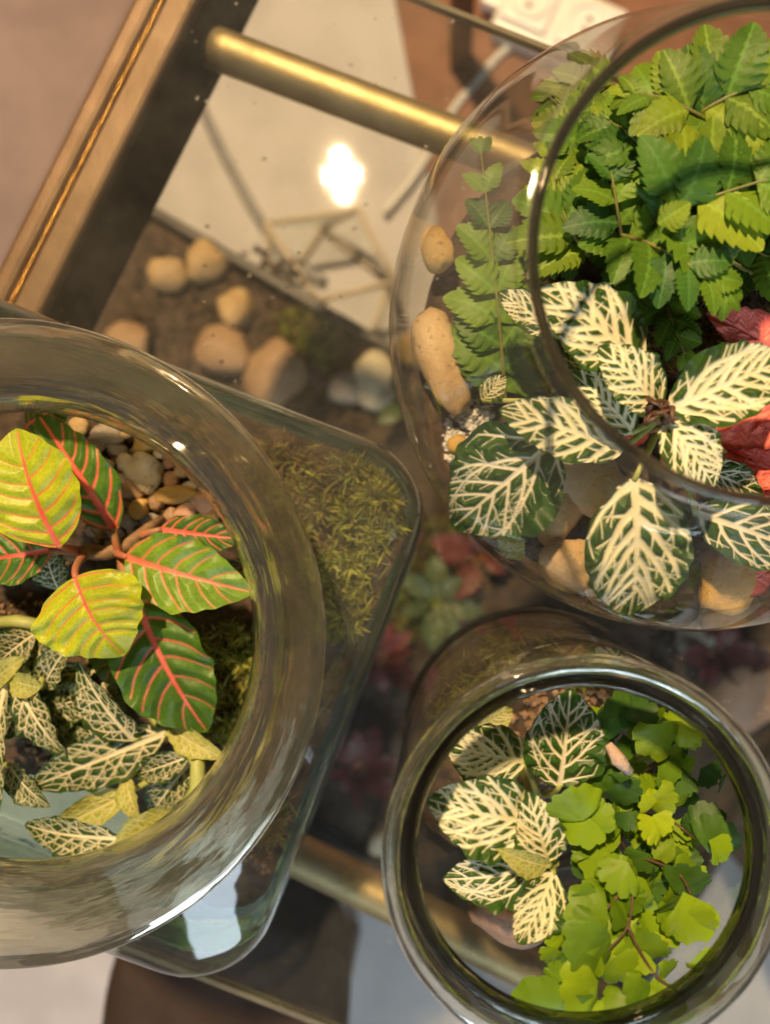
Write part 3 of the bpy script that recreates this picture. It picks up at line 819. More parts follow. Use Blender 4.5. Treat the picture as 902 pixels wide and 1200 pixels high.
# ------------------------------------------------------------------ leaves
def leaf_veins(style, wf, rng):
    """vein segments in leaf space: y along the leaf 0..1, x across (same unit)"""
    segs = []
    def seg(p, q, w0, w1): segs.append((p[0], p[1], q[0], q[1], w0, w1))
    st = {'cream': dict(n=8, wm=.026, ws=.0165, end=.25, dy=.34, m=.97, ter=24, tl=.95, tw=.70), 'net': dict(n=6, wm=.017, ws=.0082, end=.50, dy=.25, m=.93, ter=54, tl=1.1, tw=.80),
          'white': dict(n=6, wm=.024, ws=.0165, end=.30, dy=.34, m=.95, ter=26, tl=.95, tw=.70), 'red': dict(n=6, wm=.019, ws=.0082, end=.50, dy=.27, m=.97, ter=0, tl=0, tw=0),
          'redleaf': dict(n=5, wm=.012, ws=.008, end=.4, dy=.2, m=.95, ter=45, tl=.6, tw=.7)}[style]
    if style in ('cream', 'white'):
        w0, wmin = (.0300, .0085) if style == 'cream' else (.0175, .0060)
        def branch(x, y, a, w, depth, maxlen, sd):
            step, run, last, side = .016, 0.0, 0.0, rng.choice((-1, 1))
            gapb = (.062 if style == 'cream' else .072) if depth == 1 else .075
            while run < maxlen:
                nx, ny = x + sd * math.sin(a) * step, y + math.cos(a) * step
                if ny > .985 or ny < .004 or nx * sd < -.002 or abs(nx) > wf(ny) * .94: break
                # room left to the margin sets the taper
                room = 1 - abs(nx) / max(wf(ny), 1e-4)
                wn = max(wmin * .55, w * (1 - .020 / max(maxlen, .05)))
                wn = min(wn, w0 * (.30 + 1.0 * room)) if depth == 1 else wn
                seg((x, y), (nx, ny), w, wn)
                x, y, w = nx, ny, wn
                run += step
                a += math.radians(rng.uniform(-4.5, 3.5) - (0.5 if depth == 1 else 0))
                if depth < 3 and not (depth == 2 and run > .5 * maxlen) and run - last > gapb * rng.uniform(.75, 1.3):
                    last = run
                    branch(x, y, a + side * math.radians(rng.uniform(26, 42)), max(wmin, w * .66), depth + 1, (.15 if depth == 1 else .06) * rng.uniform(.6, 1.2), sd)
                    side = -side
        ys = [0.97 * i / 14 for i in range(15)]
        for i in range(14):
            seg((0, ys[i]), (0, ys[i + 1]), st['wm'] * (1.15 - 0.95 * ys[i]), st['wm'] * (1.15 - 0.95 * ys[i + 1]))
        nb = 7 if style == 'cream' else 6
        for sd in (-1, 1):
            for i in range(nb):
                y0 = max(.012, .015 + .84 / nb * (i + (.25 if sd > 0 else -.1) + rng.uniform(-.15, .15)))
                branch(0, y0, math.radians((66 if i == 0 else 52 - 14 * i / nb) + rng.uniform(-5, 5)), w0 * (1 - .45 * i / nb), 1, 1.0, sd)
        return np.array(segs)
    n = st['n']
    ys = [0.97 * i / 14 for i in range(15)]
    for i in range(14):
        seg((0, ys[i]), (0, ys[i + 1]), st['wm'] * (1.15 - 0.95 * ys[i]), st['wm'] * (1.15 - 0.95 * ys[i + 1]))
    gap = 0.80 / n
    for sd in (-1, 1):
        for i in range(n):
            y0 = max(0.012, 0.02 + gap * (i + (0.2 if sd > 0 else -0.1) + rng.uniform(-.12, .12)))
            y1 = min(0.985, y0 + st['dy'] * (1 - 0.45 * i / n) * rng.uniform(.9, 1.1) - (0.10 if i == 0 else 0.03 if i == 1 else 0))
            x1 = wf(y1) * st['m'] * rng.uniform(.93, 1.0)
            if x1 < 0.01: continue
            w = st['ws'] * (1.0 - 0.45 * i / n)
            K = 12
            cx, cy = x1 * (.62 if style == 'red' else .55), y0 + (y1 - y0) * (.26 if style == 'red' else .34)
            pts = []
            for k in range(K + 1):
                t = k / K
                pts.append(((2 * t * (1 - t) * cx + t * t * x1) * sd, (1 - t) ** 2 * y0 + 2 * t * (1 - t) * cy + t * t * y1 + rng.uniform(-.003, .003)))
            wd_ = lambda t: w * (1 - (1 - st['end']) * t)
            tside = 1 if i % 2 else -1
            for k in range(K):
                seg(pts[k], pts[k + 1], wd_(k / K), wd_((k + 1) / K))
                if st['ter'] and k >= 1 and k % (3 if style == 'white' else 2) == 1:
                    x, y = pts[k + 1]
                    dirx, diry = (pts[k + 1][0] - pts[k][0]) * sd, pts[k + 1][1] - pts[k][1]
                    a = math.atan2(dirx, diry)
                    for ts in ((tside,) if style == 'net' else (-1, 1)):
                        ta = a + ts * math.radians(st['ter'] + rng.uniform(-8, 8))
                        ln = gap * st['tl'] * rng.uniform(0.7, 1.2)
                        tx, ty = x, y
                        w1 = wd_(k / K) * st['tw']
                        q = 4
                        for m in range(q):
                            ux, uy = tx + sd * math.sin(ta) * ln / q, ty + math.cos(ta) * ln / q
                            if uy > .985 or uy < 0.005 or abs(ux) > wf(uy) * st['m'] or ux * sd < 0: break
                            e0, e1 = (1 - .16 * m), (1 - .16 * (m + 1))
                            seg((tx, ty), (ux, uy), w1 * e0, w1 * e1)
                            tx, ty = ux, uy
                            ta -= math.radians(rng.uniform(0, 9)) * ts
                            if m == 2 and style in ('net', 'white', 'cream'):
                                fa = ta - ts * math.radians(48 if style == 'net' else 34)
                                vx, vy = tx + sd * math.sin(fa) * ln * .45, ty + math.cos(fa) * ln * .45
                                if 0 < vy < .98 and abs(vx) < wf(vy) * st['m'] and vx * sd > 0:
                                    seg((tx, ty), (vx, vy), w1 * .6, w1 * .35)
                    tside = -tside
            if style != 'red':
                x, y = pts[-1]
                a = math.atan2((pts[-1][0] - pts[-3][0]) * sd, pts[-1][1] - pts[-3][1])
                for f in (-1, 1):
                    fa = a + f * math.radians(26)
                    vx, vy = x + sd * math.sin(fa) * .035, y + math.cos(fa) * .035
                    if 0 < vy < .99 and abs(vx) < wf(vy) * .985: seg((x, y), (vx, vy), w * st['end'], w * .15)
    return np.array(segs)

def vnoise(x, y, seed):
    """smooth value noise on arrays"""
    g = np.random.RandomState(seed).rand(64, 64)
    xi, yi = np.floor(x).astype(int), np.floor(y).astype(int)
    fx, fy = x - xi, y - yi
    fx, fy = fx * fx * (3 - 2 * fx), fy * fy * (3 - 2 * fy)
    q = lambda a, b: g[a % 64, b % 64]
    return (q(xi, yi) * (1 - fx) + q(xi + 1, yi) * fx) * (1 - fy) + (q(xi, yi + 1) * (1 - fx) + q(xi + 1, yi + 1) * fx) * fy

def leaf(parent, base, tip, width, mat, style, seed, root=None, pet='petiole_green', arch=0.10, cup=0.12, roll=0.0, twist=0.0, fold=0.0, shape=0.85, wave=0.10, nu=53, nv=97, name='leaf', prad=0.0011, pucker=0.022, wscale=1.0):
    """one leaf blade from base to tip (points), width in metres"""
    rng = random.Random(seed)
    base, tip = Vector(base), Vector(tip)
    e = tip - base
    L = e.length
    e.normalize()
    up = Vector((0, 0, 1))
    s = e.cross(up)
    if s.length < 1e-3: s = Vector((1, 0, 0))
    s.normalize()
    s = Matrix.Rotation(math.radians(roll), 3, e) @ s
    nrm = s.cross(e)
    if nrm.z < 0 and abs(roll) < 90: nrm = -nrm
    half = 0.5 * width / L
    if style in ('cream', 'white'): nu, nv = 73, 141
    def wf(v):
        v = min(max(v, 0.0), 1.0)
        return half * (math.sin(PI * v ** shape) ** 0.72 if 0 < v < 1 else 0.0)
    segs = leaf_veins(style, wf, rng)
    if wscale != 1.0: segs[:, 4:6] *= wscale
    uu = np.linspace(-1, 1, nu)
    vv = 0.5 - 0.5 * np.cos(np.linspace(0, PI, nv)) * 1.0
    vv = 0.6 * np.linspace(0, 1, nv) + 0.4 * vv
    W = np.array([wf(v) for v in vv])
    ph = rng.uniform(0, 6.28)
    cup = cup + rng.uniform(-.10, .14)
    lf = vnoise(vv * 5.0 + ph, vv * 0 + 3.3, seed) - .5
    rt = vnoise(vv * 5.0 + ph, vv * 0 + 9.3, seed) - .5
    fr_ = 0.035 * np.sin(vv * 34 + ph + 2 * np.sin(vv * 9))
    X = np.where(uu[None, :] < 0, uu[None, :] * (W * (1 + .16 * lf + fr_))[:, None], uu[None, :] * (W * (1 + .16 * rt + fr_))[:, None])
    Y = np.repeat(vv[:, None], nu, 1)
    px, py = X.ravel(), Y.ravel()
    d = np.full(px.shape, 9.0)
    for (x1, y1, x2, y2, w1, w2) in segs:
        dx, dy = x2 - x1, y2 - y1
        t = np.clip(((px - x1) * dx + (py - y1) * dy) / (dx * dx + dy * dy + 1e-9), 0, 1)
        q = np.hypot(px - x1 - t * dx, py - y1 - t * dy) - (w1 + (w2 - w1) * t)
        d = np.minimum(d, q)
    if style in ('cream', 'white'): pucker = pucker * 1.8
    edge = np.minimum(1 - np.abs(np.repeat(uu[None, :], nv, 0)), np.minimum(Y * 3, (1 - Y) * 3)).ravel()
    un = px / half
    z = arch * 4 * py * (1 - py) + cup * half * 2 * (np.abs(un) ** 1.6) * 0.5 + fold * np.abs(px)
    z = z + pucker * np.clip(d, -0.01, 0.05) / 0.05
    z = z + wave * half * (.6 * np.sin(py * 13 + ph + np.sign(px) * 1.3) + .6 * np.sin(py * 29 + 2 * ph + np.sign(px))) * np.abs(un) ** 2
    tw = np.radians(twist) * (py - 0.3)
    xs = px * np.cos(tw) - (z - arch * 4 * py * (1 - py)) * np.sin(tw)
    zs = px * np.sin(tw) + (z - arch * 4 * py * (1 - py)) * np.cos(tw) + arch * 4 * py * (1 - py)
    co = np.array(base)[None, :] + L * (xs[:, None] * np.array(s)[None, :] + py[:, None] * np.array(e)[None, :] + zs[:, None] * np.array(nrm)[None, :])
    Fc = []
    for j in range(nv - 1):
        for i in range(nu - 1):
            Fc.append((j * nu + i, j * nu + i + 1, (j + 1) * nu + i + 1, (j + 1) * nu + i))
    o = mesh_obj(name, co.tolist(), Fc, M[mat], parent, attrs={'vein': d, 'edge': edge})
    # make sure the upper face looks up
    if root is not None:
        root = Vector(root)
        mid = (root + base) * 0.5 + Vector((0, 0, 0.25 * (root - base).length))
        pts = bez(root, mid, base + e * 0.02 * L, 7)
        pt = tube('petiole', pts, [prad * (1.3 - 0.5 * i / 6) for i in range(7)], M[pet], None, 8)
        pt.parent = o
    return o

# --- square jar: coral-veined plant
rv = empty('red_vein_fittonia', P(112, 648, .03), 'coral veined lime and green leafed plant in the square jar', 'plant')
knot = P(120, 648, .052)
tube('stem', [P(60, 652, .034), P(88, 650, .047), P(105, 646, .052), P(125, 648, .052), P(145, 642, .050), P(175, 618, .044), P(190, 608, .036)], [.0016, .0024, .0027, .0025, .0022, .0018, .0014], M['stem'], rv)
tube('stem', [P(112, 650, .026), P(114, 648, .040), knot], [.0024, .0025, .0026], M['stem'], rv)
def R(bx, by, bz, tx, ty, tz, wpx, mat, seed, root=True, **kw):
    z = (bz + tz) / 2
    return leaf(rv, P(bx, by, bz), P(tx, ty, tz), wpx * (CAM_H - z) / F, mat, 'red', seed, root=(P(*root) if isinstance(root, tuple) else (knot if root else None)), pet='petiole_red', prad=.0012, **kw)
R(70, 641, .064, 20, 502, .070, 118, 'lime_red_leaf', 1, root=(92, 645, .053), arch=.10, cup=.10, shape=.95, wscale=1.15)
R(136, 622, .054, 45, 486, .058, 70, 'dark_red_leaf', 2, root=(140, 648, .051), arch=.06, cup=.30, roll=22, wscale=1.4)
R(147, 652, .060, 297, 694, .062, 88, 'mid_red_leaf', 3, root=(138, 648, .051), arch=.10, cup=.05, wscale=1.2)
R(88, 676, .070, 146, 768, .064, 128, 'lime_red_leaf', 4, root=(100, 650, .052), arch=.16, cup=-.05, shape=.70, wscale=1.0)
R(160, 703, .055, 243, 857, .046, 112, 'dark_red_leaf', 5, root=(142, 652, .049), arch=.09, cup=.06, wscale=1.1)
R(188, 620, .048, 285, 632, .048, 44, 'dark_red_leaf', 6, root=(165, 628, .046), arch=.06, wscale=1.6)
R(62, 645, .050, -40, 660, .046, 66, 'dark_red_leaf', 7, arch=.08, wscale=1.3)
R(158, 712, .050, 124, 800, .044, 70, 'dark_red_leaf', 8, root=(142, 655, .047), arch=.06)
R(30, 500, .05, 90, 470, .056, 50, 'dark_red_leaf', 9, root=(60, 520, .04), arch=.1)

# --- square jar: white net-veined plant
wf_ = empty('white_net_fittonia', P(150, 850, .02), 'dark green plant with fine white net veins in the square jar', 'plant')
def Wl(bx, by, bz, tx, ty, tz, wpx, seed, mat='net_leaf', root=None, style='net', **kw):
    z = (bz + tz) / 2
    wpx *= .88
    kw.setdefault('cup', .32)
    kw.setdefault('twist', random.Random(seed).uniform(-45, 45))
    kw.setdefault('wave', .13)
    return leaf(wf_, P(bx, by, bz), P(tx, ty, tz), wpx * (CAM_H - z) / F, mat, style, seed, root=P(*root) if root else None, **kw)
tube('stem', [P(150, 800, .022), P(185, 845, .032), P(215, 868, .040), P(232, 893, .046), P(232, 925, .048), P(214, 958, .046)], [.0022, .0022, .0024, .0026, .0030, .0030], M['petiole_green'], wf_)
tube('stem', [P(60, 760, .022), P(45, 795, .036), P(20, 800, .040)], [.0018, .002, .0022], M['petiole_green'], wf_)
tube('stem', [P(-10, 730, .03), P(20, 728, .036), P(60, 735, .034)], [.0022, .0024, .0022], M['petiole_green'], wf_)
Wl(70, 692, .040, 54, 638, .046, 48, 21, wscale=1.2)
Wl(42, 742, .036, -8, 782, .038, 52, 22, wscale=1.4)
Wl(50, 808, .040, 88, 748, .044, 42, 23, root=(40, 800, .036))
Wl(158, 868, .046, 92, 774, .054, 56, 24, root=(190, 850, .036), cup=.35, twist=50, wscale=1.25)
Wl(22, 802, .044, 84, 892, .044, 52, 25, root=(18, 800, .040), cup=.25, twist=-60, wscale=1.2)
Wl(196, 858, .044, 36, 922, .042, 72, 26, root=(212, 864, .040), arch=.05, cup=.10)
Wl(222, 886, .044, 156, 908, .042, 40, 27, root=(228, 885, .044))
Wl(224, 892, .040, 176, 956, .034, 50, 28, root=(228, 888, .044))
Wl(216, 955, .046, 132, 996, .050, 40, 29, mat='pale_leaf', root=(225, 940, .046), fold=.7, cup=.4, roll=25)
Wl(140, 982, .048, 30, 966, .040, 52, 30, root=(170, 985, .046), cup=.35, arch=.08)
Wl(152, 928, .040, 60, 972, .040, 46, 31, mat='pale_leaf', root=(200, 900, .042), cup=.4, twist=40)
Wl(148, 912, .044, 166, 962, .048, 32, 32, mat='pale_leaf', cup=.5, root=(170, 895, .040))
Wl(198, 850, .042, 264, 888, .048, 36, 33, mat='pale_leaf', root=(190, 850, .036), cup=.4)
Wl(8, 800, .044, -2, 955, .046, 36, 34, cup=.4, twist=30, root=(18, 800, .040))
Wl(48, 806, .046, 12, 795, .046, 36, 35, mat='pale_leaf', cup=.6, root=(60, 780, .034))
Wl(190, 1090, .012, 304, 1078, .020, 42, 36, mat='pale_leaf', style='net')
Wl(110, 845, .034, 60, 855, .034, 50, 37, root=(130, 840, .03))
Wl(-10, 800, .040, 30, 770, .046, 36, 38, mat='pale_leaf', cup=.5)
Wl(120, 800, .030, 150, 835, .034, 40, 39)
rw = random.Random(55)
for k in range(16):
    bx_, by_ = rw.uniform(-5, 190), rw.uniform(745, 905)
    a_ = rw.uniform(0, 6.28)
    q_ = rw.uniform(55, 90)
    z_ = .029 + rw.uniform(0, .010)
    Wl(bx_, by_, z_, bx_ + q_ * math.cos(a_), min(945, by_ + q_ * math.sin(a_)), z_ + rw.uniform(-.002, .008), rw.uniform(36, 56), 400 + k, cup=rw.uniform(.1, .5), root=(bx_ - 20 * math.cos(a_), by_ - 20 * math.sin(a_), .024))

# --- bowl: cream fittonia
cf = empty('cream_fittonia', P(772, 488, .046), 'cream white fittonia with green edged leaves in the fish bowl', 'plant')
cc = P(772, 488, .084)
tube('stem', [P(768, 500, .044), P(770, 495, .065), cc], [.0022, .0022, .0018], M['stem'], cf)
def Cl(bx, by, bz, tx, ty, tz, wpx, seed, mat='cream_leaf', style='cream', root=True, **kw):
    z = (bz + tz) / 2
    return leaf(cf, P(bx, by, bz), P(tx, ty, tz), wpx * (CAM_H - z) / F, mat, style, seed, root=(P(772, 488, bz - .008) if root is True else (P(*root) if root else None)), **kw)
Cl(752, 428, .088, 632, 338, .092, 96, 41, arch=.10, shape=.85, wscale=1.15)
Cl(772, 478, .096, 700, 406, .100, 70, 42, arch=.12, wscale=1.15)
Cl(783, 480, .098, 922, 420, .098, 92, 43, arch=.10, wscale=1.1)
Cl(778, 492, .098, 836, 572, .096, 72, 44, arch=.12, shape=.8, wscale=1.2)
Cl(742, 508, .085, 668, 436, .086, 58, 45, arch=.10, cup=.3)
Cl(730, 528, .082, 584, 480, .084, 74, 46, arch=.10)
Cl(648, 518, .074, 530, 618, .066, 134, 47, mat='green_net_leaf', style='white', arch=.10, shape=.78, root=(720, 520, .06))
Cl(742, 560, .080, 736, 722, .062, 124, 48, arch=.14, shape=.82, root=(770, 500, .07), wscale=1.05)
Cl(812, 600, .074, 950, 652, .070, 82, 49, mat='green_net_leaf', style='white', arch=.08, root=(780, 520, .065))
Cl(650, 392, .078, 584, 342, .080, 46, 50, arch=.10, root=(700, 430, .06))
Cl(812, 548, .074, 892, 580, .072, 46, 51, mat='green_net_leaf', style='white')
Cl(585, 625, .060, 612, 655, .056, 30, 52, mat='pale_leaf', style='net', root=(600, 600, .055))
Cl(730, 470, .072, 660, 410, .07, 60, 53, mat='green_net_leaf', style='white')
Cl(565, 470, .062, 592, 440, .066, 30, 54)
# withered flower bud at its centre
r0 = random.Random(3)
V, Fc = [], []
for i in range(16):
    p = P(772 + r0.uniform(-16, 10), 484 + r0.uniform(-9, 10), .098 + r0.uniform(0, .004))
    tv, tf = tube_data([p, p + Vector((r0.uniform(-1, 1), r0.uniform(-1, 1), 1)) * .0018, p + Vector((r0.uniform(-1, 1), r0.uniform(-1, 1), 1.4)) * .0026], [.0009, .0010, .0003], 6)
    k = len(V)
    V += tv
    Fc += [tuple(q + k for q in f) for f in tf]
mesh_obj('flower_bud', V, Fc, M['stem_dark'], cf)

# --- bowl: red fittonia
rf = empty('red_fittonia', P(880, 480, .048), 'bright red leafed fittonia under the cream leaves in the bowl', 'plant')
def Rl(bx, by, bz, tx, ty, tz, wpx, seed, **kw):
    z = (bz + tz) / 2
    return leaf(rf, P(bx, by, bz), P(tx, ty, tz), wpx * (CAM_H - z) / F, 'red_leaf', 'redleaf', seed, root=P(905, 480, .055), pet='petiole_red', wave=.10, pucker=.025, **kw)
Rl(925, 425, .070, 826, 368, .070, 56, 61, cup=.3)
Rl(940, 468, .072, 818, 508, .070, 80, 62, cup=.3)
Rl(915, 525, .066, 830, 508, .064, 44, 63)
Rl(930, 560, .066, 842, 536, .066, 50, 64)
Rl(915, 540, .062, 880, 600, .064, 50, 65)
Rl(860, 690, .055, 905, 665, .058, 40, 66)
Rl(940, 500, .074, 870, 520, .074, 40, 67)
Rl(760, 505, .076, 722, 520, .076, 26, 68)

# ------------------------------------------------------------------ ferns
def pinna_mesh(seed, nu=9):
    """serrated pointed fern leaflet, 1 long in +y, lying in xy"""
    r = random.Random(seed)
    V, Fc, At = [], [], []
    nt_ = r.randint(7, 9)
    ts = []
    for k in range(nt_):
        for f in (0.0, 0.30, 0.62, 0.93): ts.append(((k + f) / nt_, f))
    ts.append((1.0, 0.0))
    nv = len(ts)
    bend = r.uniform(-.12, .12)
    for (v, saw) in ts:
        base = 0.31 * min(1, (v + .02) / .22) ** 0.6 * max(0.0, 1 - v ** 2.6) ** 0.75
        for i in range(nu):
            u = -1 + 2 * i / (nu - 1)
            au = abs(u)
            tooth = 1 + (0.24 * (saw - 0.42) if au > 0.98 else (0.10 * (saw - 0.4) if au > 0.7 else 0))
            asym = 1.14 if u > 0 else 0.88
            x = u * base * tooth * asym + bend * v * v
            y = v + (0.06 * saw + .05) * au ** 3 * (1 - v) ** .5
            z = 0.06 * math.sin(PI * v) - 0.16 * v * v + 0.10 * au * base * (1.4 if seed % 2 else -.6) + 0.010 * math.sin(v * nt_ * 6.28 + u * 2) * au * (1 - v)
            V.append((x, y, z))
            ph_ = (v * nt_ - au * .9) % 1.0
            At.append(min(au * base, abs(ph_ - 0.5) * 0.10 + 0.004))
    for j in range(nv - 1):
        for i in range(nu - 1):
            Fc.append((j * nu + i, j * nu + i + 1, (j + 1) * nu + i + 1, (j + 1) * nu + i))
    me = bpy.data.meshes.new('pinna')
    me.from_pydata(V, [], Fc)
    at = me.attributes.new('vein', 'FLOAT', 'POINT')
    at.data.foreach_set('value', np.asarray(At, dtype=np.float32))
    me.polygons.foreach_set('use_smooth', [True] * len(me.polygons))
    return me
PINNA = [pinna_mesh(i) for i in range(6)]

def fan_mesh(seed, lobes, spread=78, nr=8, na=36):
    """maidenhair leaflet: fan with scalloped outer edge, stalk at origin, pointing +y, radius 1"""
    r = random.Random(seed)
    V, Fc, At = [], [], []
    ph = r.uniform(0, 6)
    depth = r.uniform(0.06, 0.10)
    skew = r.uniform(-.12, .12)
    for j in range(nr):
        t = j / (nr - 1)
        for i in range(na):
            q = -1 + 2 * i / (na - 1)
            a = math.radians(spread) * q + skew
            lob = abs(math.sin((q * 0.5 + 0.5) * PI * lobes))
            R_ = 0.86 + depth * (lob ** 0.5 - 0.5) * 1.6 + 0.02 * math.sin(q * 30 + ph) - 0.22 * abs(q) ** 3
            rr = t ** 0.9 * (R_ if t > 0.99 else (0.88 + (R_ - 0.88) * t ** 3))
            x, y = rr * math.sin(a), rr * math.cos(a)
            z = 0.20 * t * t * math.cos(q * 2.2 + ph) - 0.18 * t ** 2 + 0.018 * t * math.sin(q * 7 + ph)
            V.append((x, y, z))
            At.append(.02 + abs(((q * 14 + 0.5) % 1.0) - 0.5) * 0.05 * t)
    for j in range(nr - 1):
        for i in range(na - 1):
            Fc.append((j * na + i, j * na + i + 1, (j + 1) * na + i + 1, (j + 1) * na + i))
    me = bpy.data.meshes.new('leaflet')
    me.from_pydata(V, [], Fc)
    at = me.attributes.new('vein', 'FLOAT', 'POINT')
    at.data.foreach_set('value', np.asarray(At, dtype=np.float32))
    me.polygons.foreach_set('use_smooth', [True] * len(me.polygons))
    return me
FANS = [fan_mesh(i, [5, 6, 4, 5, 4, 4, 6, 3][i], [66, 78, 60, 84, 52, 70, 64, 72][i]) for i in range(8)]

_pc = {}
def placed(name, src, key, mat, pos, ydir, zdir, scale, parent, wx=1.0):
    k = (key, mat)
    if k not in _pc:
        me = src.copy()
        me.materials.append(M[mat])
        _pc[k] = me
    y = Vector(ydir).normalized()
    x = y.cross(Vector(zdir)).normalized()
    z = x.cross(y)
    m = Matrix((x * scale * wx, y * scale, z * scale)).transposed().to_4x4()
    m.translation = pos
    o = bpy.data.objects.new(name, _pc[k])
    o.matrix_basis = m
    C.objects.link(o)
    o.parent = parent
    return o

def frond(plant, pts, plen, n, mat, seed, tipf=0.35, wx=1.0, tilt=62, jit=0.2, stem='rachis', side=(-1, 1), rad=.0006, start=0.08, mats=None):
    """pts: three (px,py,z); plen: largest leaflet length in m"""
    r = random.Random(seed)
    q = [P(*p) for p in pts]
    curve = bez(q[0], q[1] * 2 - (q[0] + q[2]) * 0.5, q[2], 30)
    rc = tube('frond', curve, [rad * (1.2 - 0.8 * i / 29) for i in range(30)], M[stem], None, 6)
    rc.parent = plant
    rc.matrix_parent_inverse = Matrix.Translation(-plant.location)
    for k in range(n):
        t = start + (0.97 - start) * k / (n - 1)
        i = min(28, int(t * 29))
        fr = t * 29 - i
        pos = curve[i].lerp(curve[i + 1], fr)
        tan = (curve[i + 1] - curve[i]).normalized()
        sdv = tan.cross(Vector((0, 0, 1))).normalized()
        ln = plen * (1 - (1 - tipf) * t ** 1.5) * (0.75 + 0.25 * min(1, t * 6))
        for sd in side:
            a = math.radians(tilt - 26 * t) + r.uniform(-jit, jit)
            yd = tan * math.cos(a) + sdv * sd * math.sin(a) + Vector((0, 0, r.uniform(-.18, .12)))
            zd = Vector((r.uniform(-.3, .3), r.uniform(-.3, .3), 1)) - sdv * sd * .15
            ip = r.randrange(6)
            placed('pinna', PINNA[ip], ('p', ip), r.choice(mats) if mats else mat, pos, yd, zd, ln * r.uniform(.88, 1.1), rc, wx * r.uniform(.9, 1.1))
    placed('pinna', PINNA[0], ('p', 0), mat, curve[28], (curve[29] - curve[26]), (0, 0, 1), plen * tipf * 1.1, rc, wx * .8)
    return rc

fs = empty('fern', P(592, 468, .05), 'single upright fern frond by the tan stone at the bowl wall', 'fern')
frond(fs, [(592, 472, .052), (582, 350, .064), (562, 168, .070)], .0235, 9, 'fern', 71, tipf=.25, mats=['fern', 'fern', 'fern_dark'], wx=1.15, tilt=58)
fb = empty('fern', P(830, 250, .05), 'bushy green fern with serrated leaflets filling the back of the bowl', 'fern')
MX = ['fern', 'fern', 'fern_lime', 'fern_dark']
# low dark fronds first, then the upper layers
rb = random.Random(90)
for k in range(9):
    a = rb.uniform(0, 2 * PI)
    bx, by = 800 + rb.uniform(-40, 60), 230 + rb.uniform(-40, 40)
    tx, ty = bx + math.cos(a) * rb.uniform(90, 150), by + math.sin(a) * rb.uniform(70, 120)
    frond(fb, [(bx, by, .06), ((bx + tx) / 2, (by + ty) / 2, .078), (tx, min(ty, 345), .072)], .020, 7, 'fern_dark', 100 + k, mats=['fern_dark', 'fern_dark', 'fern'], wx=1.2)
frond(fb, [(730, 292, .082), (722, 240, .092), (712, 178, .094)], 0.0187, 5, 'fern', 72, wx=1.055, mats=['fern_blue', 'fern', 'fern'])
frond(fb, [(762, 262, .094), (830, 232, .104), (935, 200, .108)], 0.0284, 6, 'fern', 73, wx=1.15, tilt=72, mats=['fern', 'fern', 'fern_lime'])
frond(fb, [(728, 276, .090), (790, 300, .102), (852, 346, .102)], 0.0187, 6, 'fern', 74, wx=1.05, mats=['fern', 'fern_blue', 'fern'])
frond(fb, [(690, 300, .084), (660, 250, .088), (645, 180, .086)], 0.0199, 6, 'fern', 75, wx=1.05, mats=['fern', 'fern_lime'])
frond(fb, [(700, 215, .080), (680, 160, .084), (640, 110, .080)], 0.0181, 6, 'fern_lime', 76, wx=1.05, mats=['fern_lime', 'fern'])
frond(fb, [(850, 160, .096), (800, 125, .102), (740, 108, .100)], 0.0216, 6, 'fern_lime', 77, wx=1.05, mats=['fern_lime', 'fern'])
frond(fb, [(800, 150, .096), (860, 110, .104), (940, 90, .104)], 0.0238, 6, 'fern_lime', 78, wx=1.05, mats=['fern_lime', 'fern_lime', 'fern'])
frond(fb, [(772, 338, .066), (785, 370, .074), (802, 416, .074)], 0.0142, 5, 'fern', 79, wx=1.05)
frond(fb, [(860, 180, .090), (900, 150, .098), (950, 140, .096)], 0.0227, 5, 'fern', 80, wx=1.05, mats=MX)
frond(fb, [(700, 250, .078), (665, 270, .082), (635, 310, .078)], 0.0181, 5, 'fern', 81, wx=1.05, mats=MX)
frond(fb, [(770, 200, .088), (740, 160, .094), (700, 140, .092)], 0.0193, 5, 'fern', 82, wx=1.05, mats=MX)
frond(fb, [(880, 320, .080), (850, 300, .085), (830, 270, .085)], 0.0181, 4, 'fern_dark', 83, wx=1.05)
frond(fb, [(720, 100, .075), (680, 110, .080), (640, 140, .078)], 0.0159, 5, 'fern_lime', 84, wx=1.05)
# two broad blue-green leaflets standing up in the middle
for (bx, by, tx, ty, s) in [(788, 238, 764, 152, .0205), (798, 242, 838, 162, .0215)]:
    b, t = P(bx, by, .104), P(tx, ty, .110)
    o = placed('leaf', PINNA[2], ('p', 2), 'fern_blue', b, t - b, (0.1, -0.2, 1), (t - b).length * 1.0, None, 1.2)
    o.parent = fb
    o.matrix_parent_inverse = Matrix.Translation(-fb.location)
b, t = P(770, 262, .106), P(806, 238, .110)
o = placed('leaf', PINNA[3], ('p', 3), 'fern_lime', b, t - b, (0, -0.3, 1), (t - b).length * 1.05, None, 1.3)
o.parent = fb
o.matrix_parent_inverse = Matrix.Translation(-fb.location)

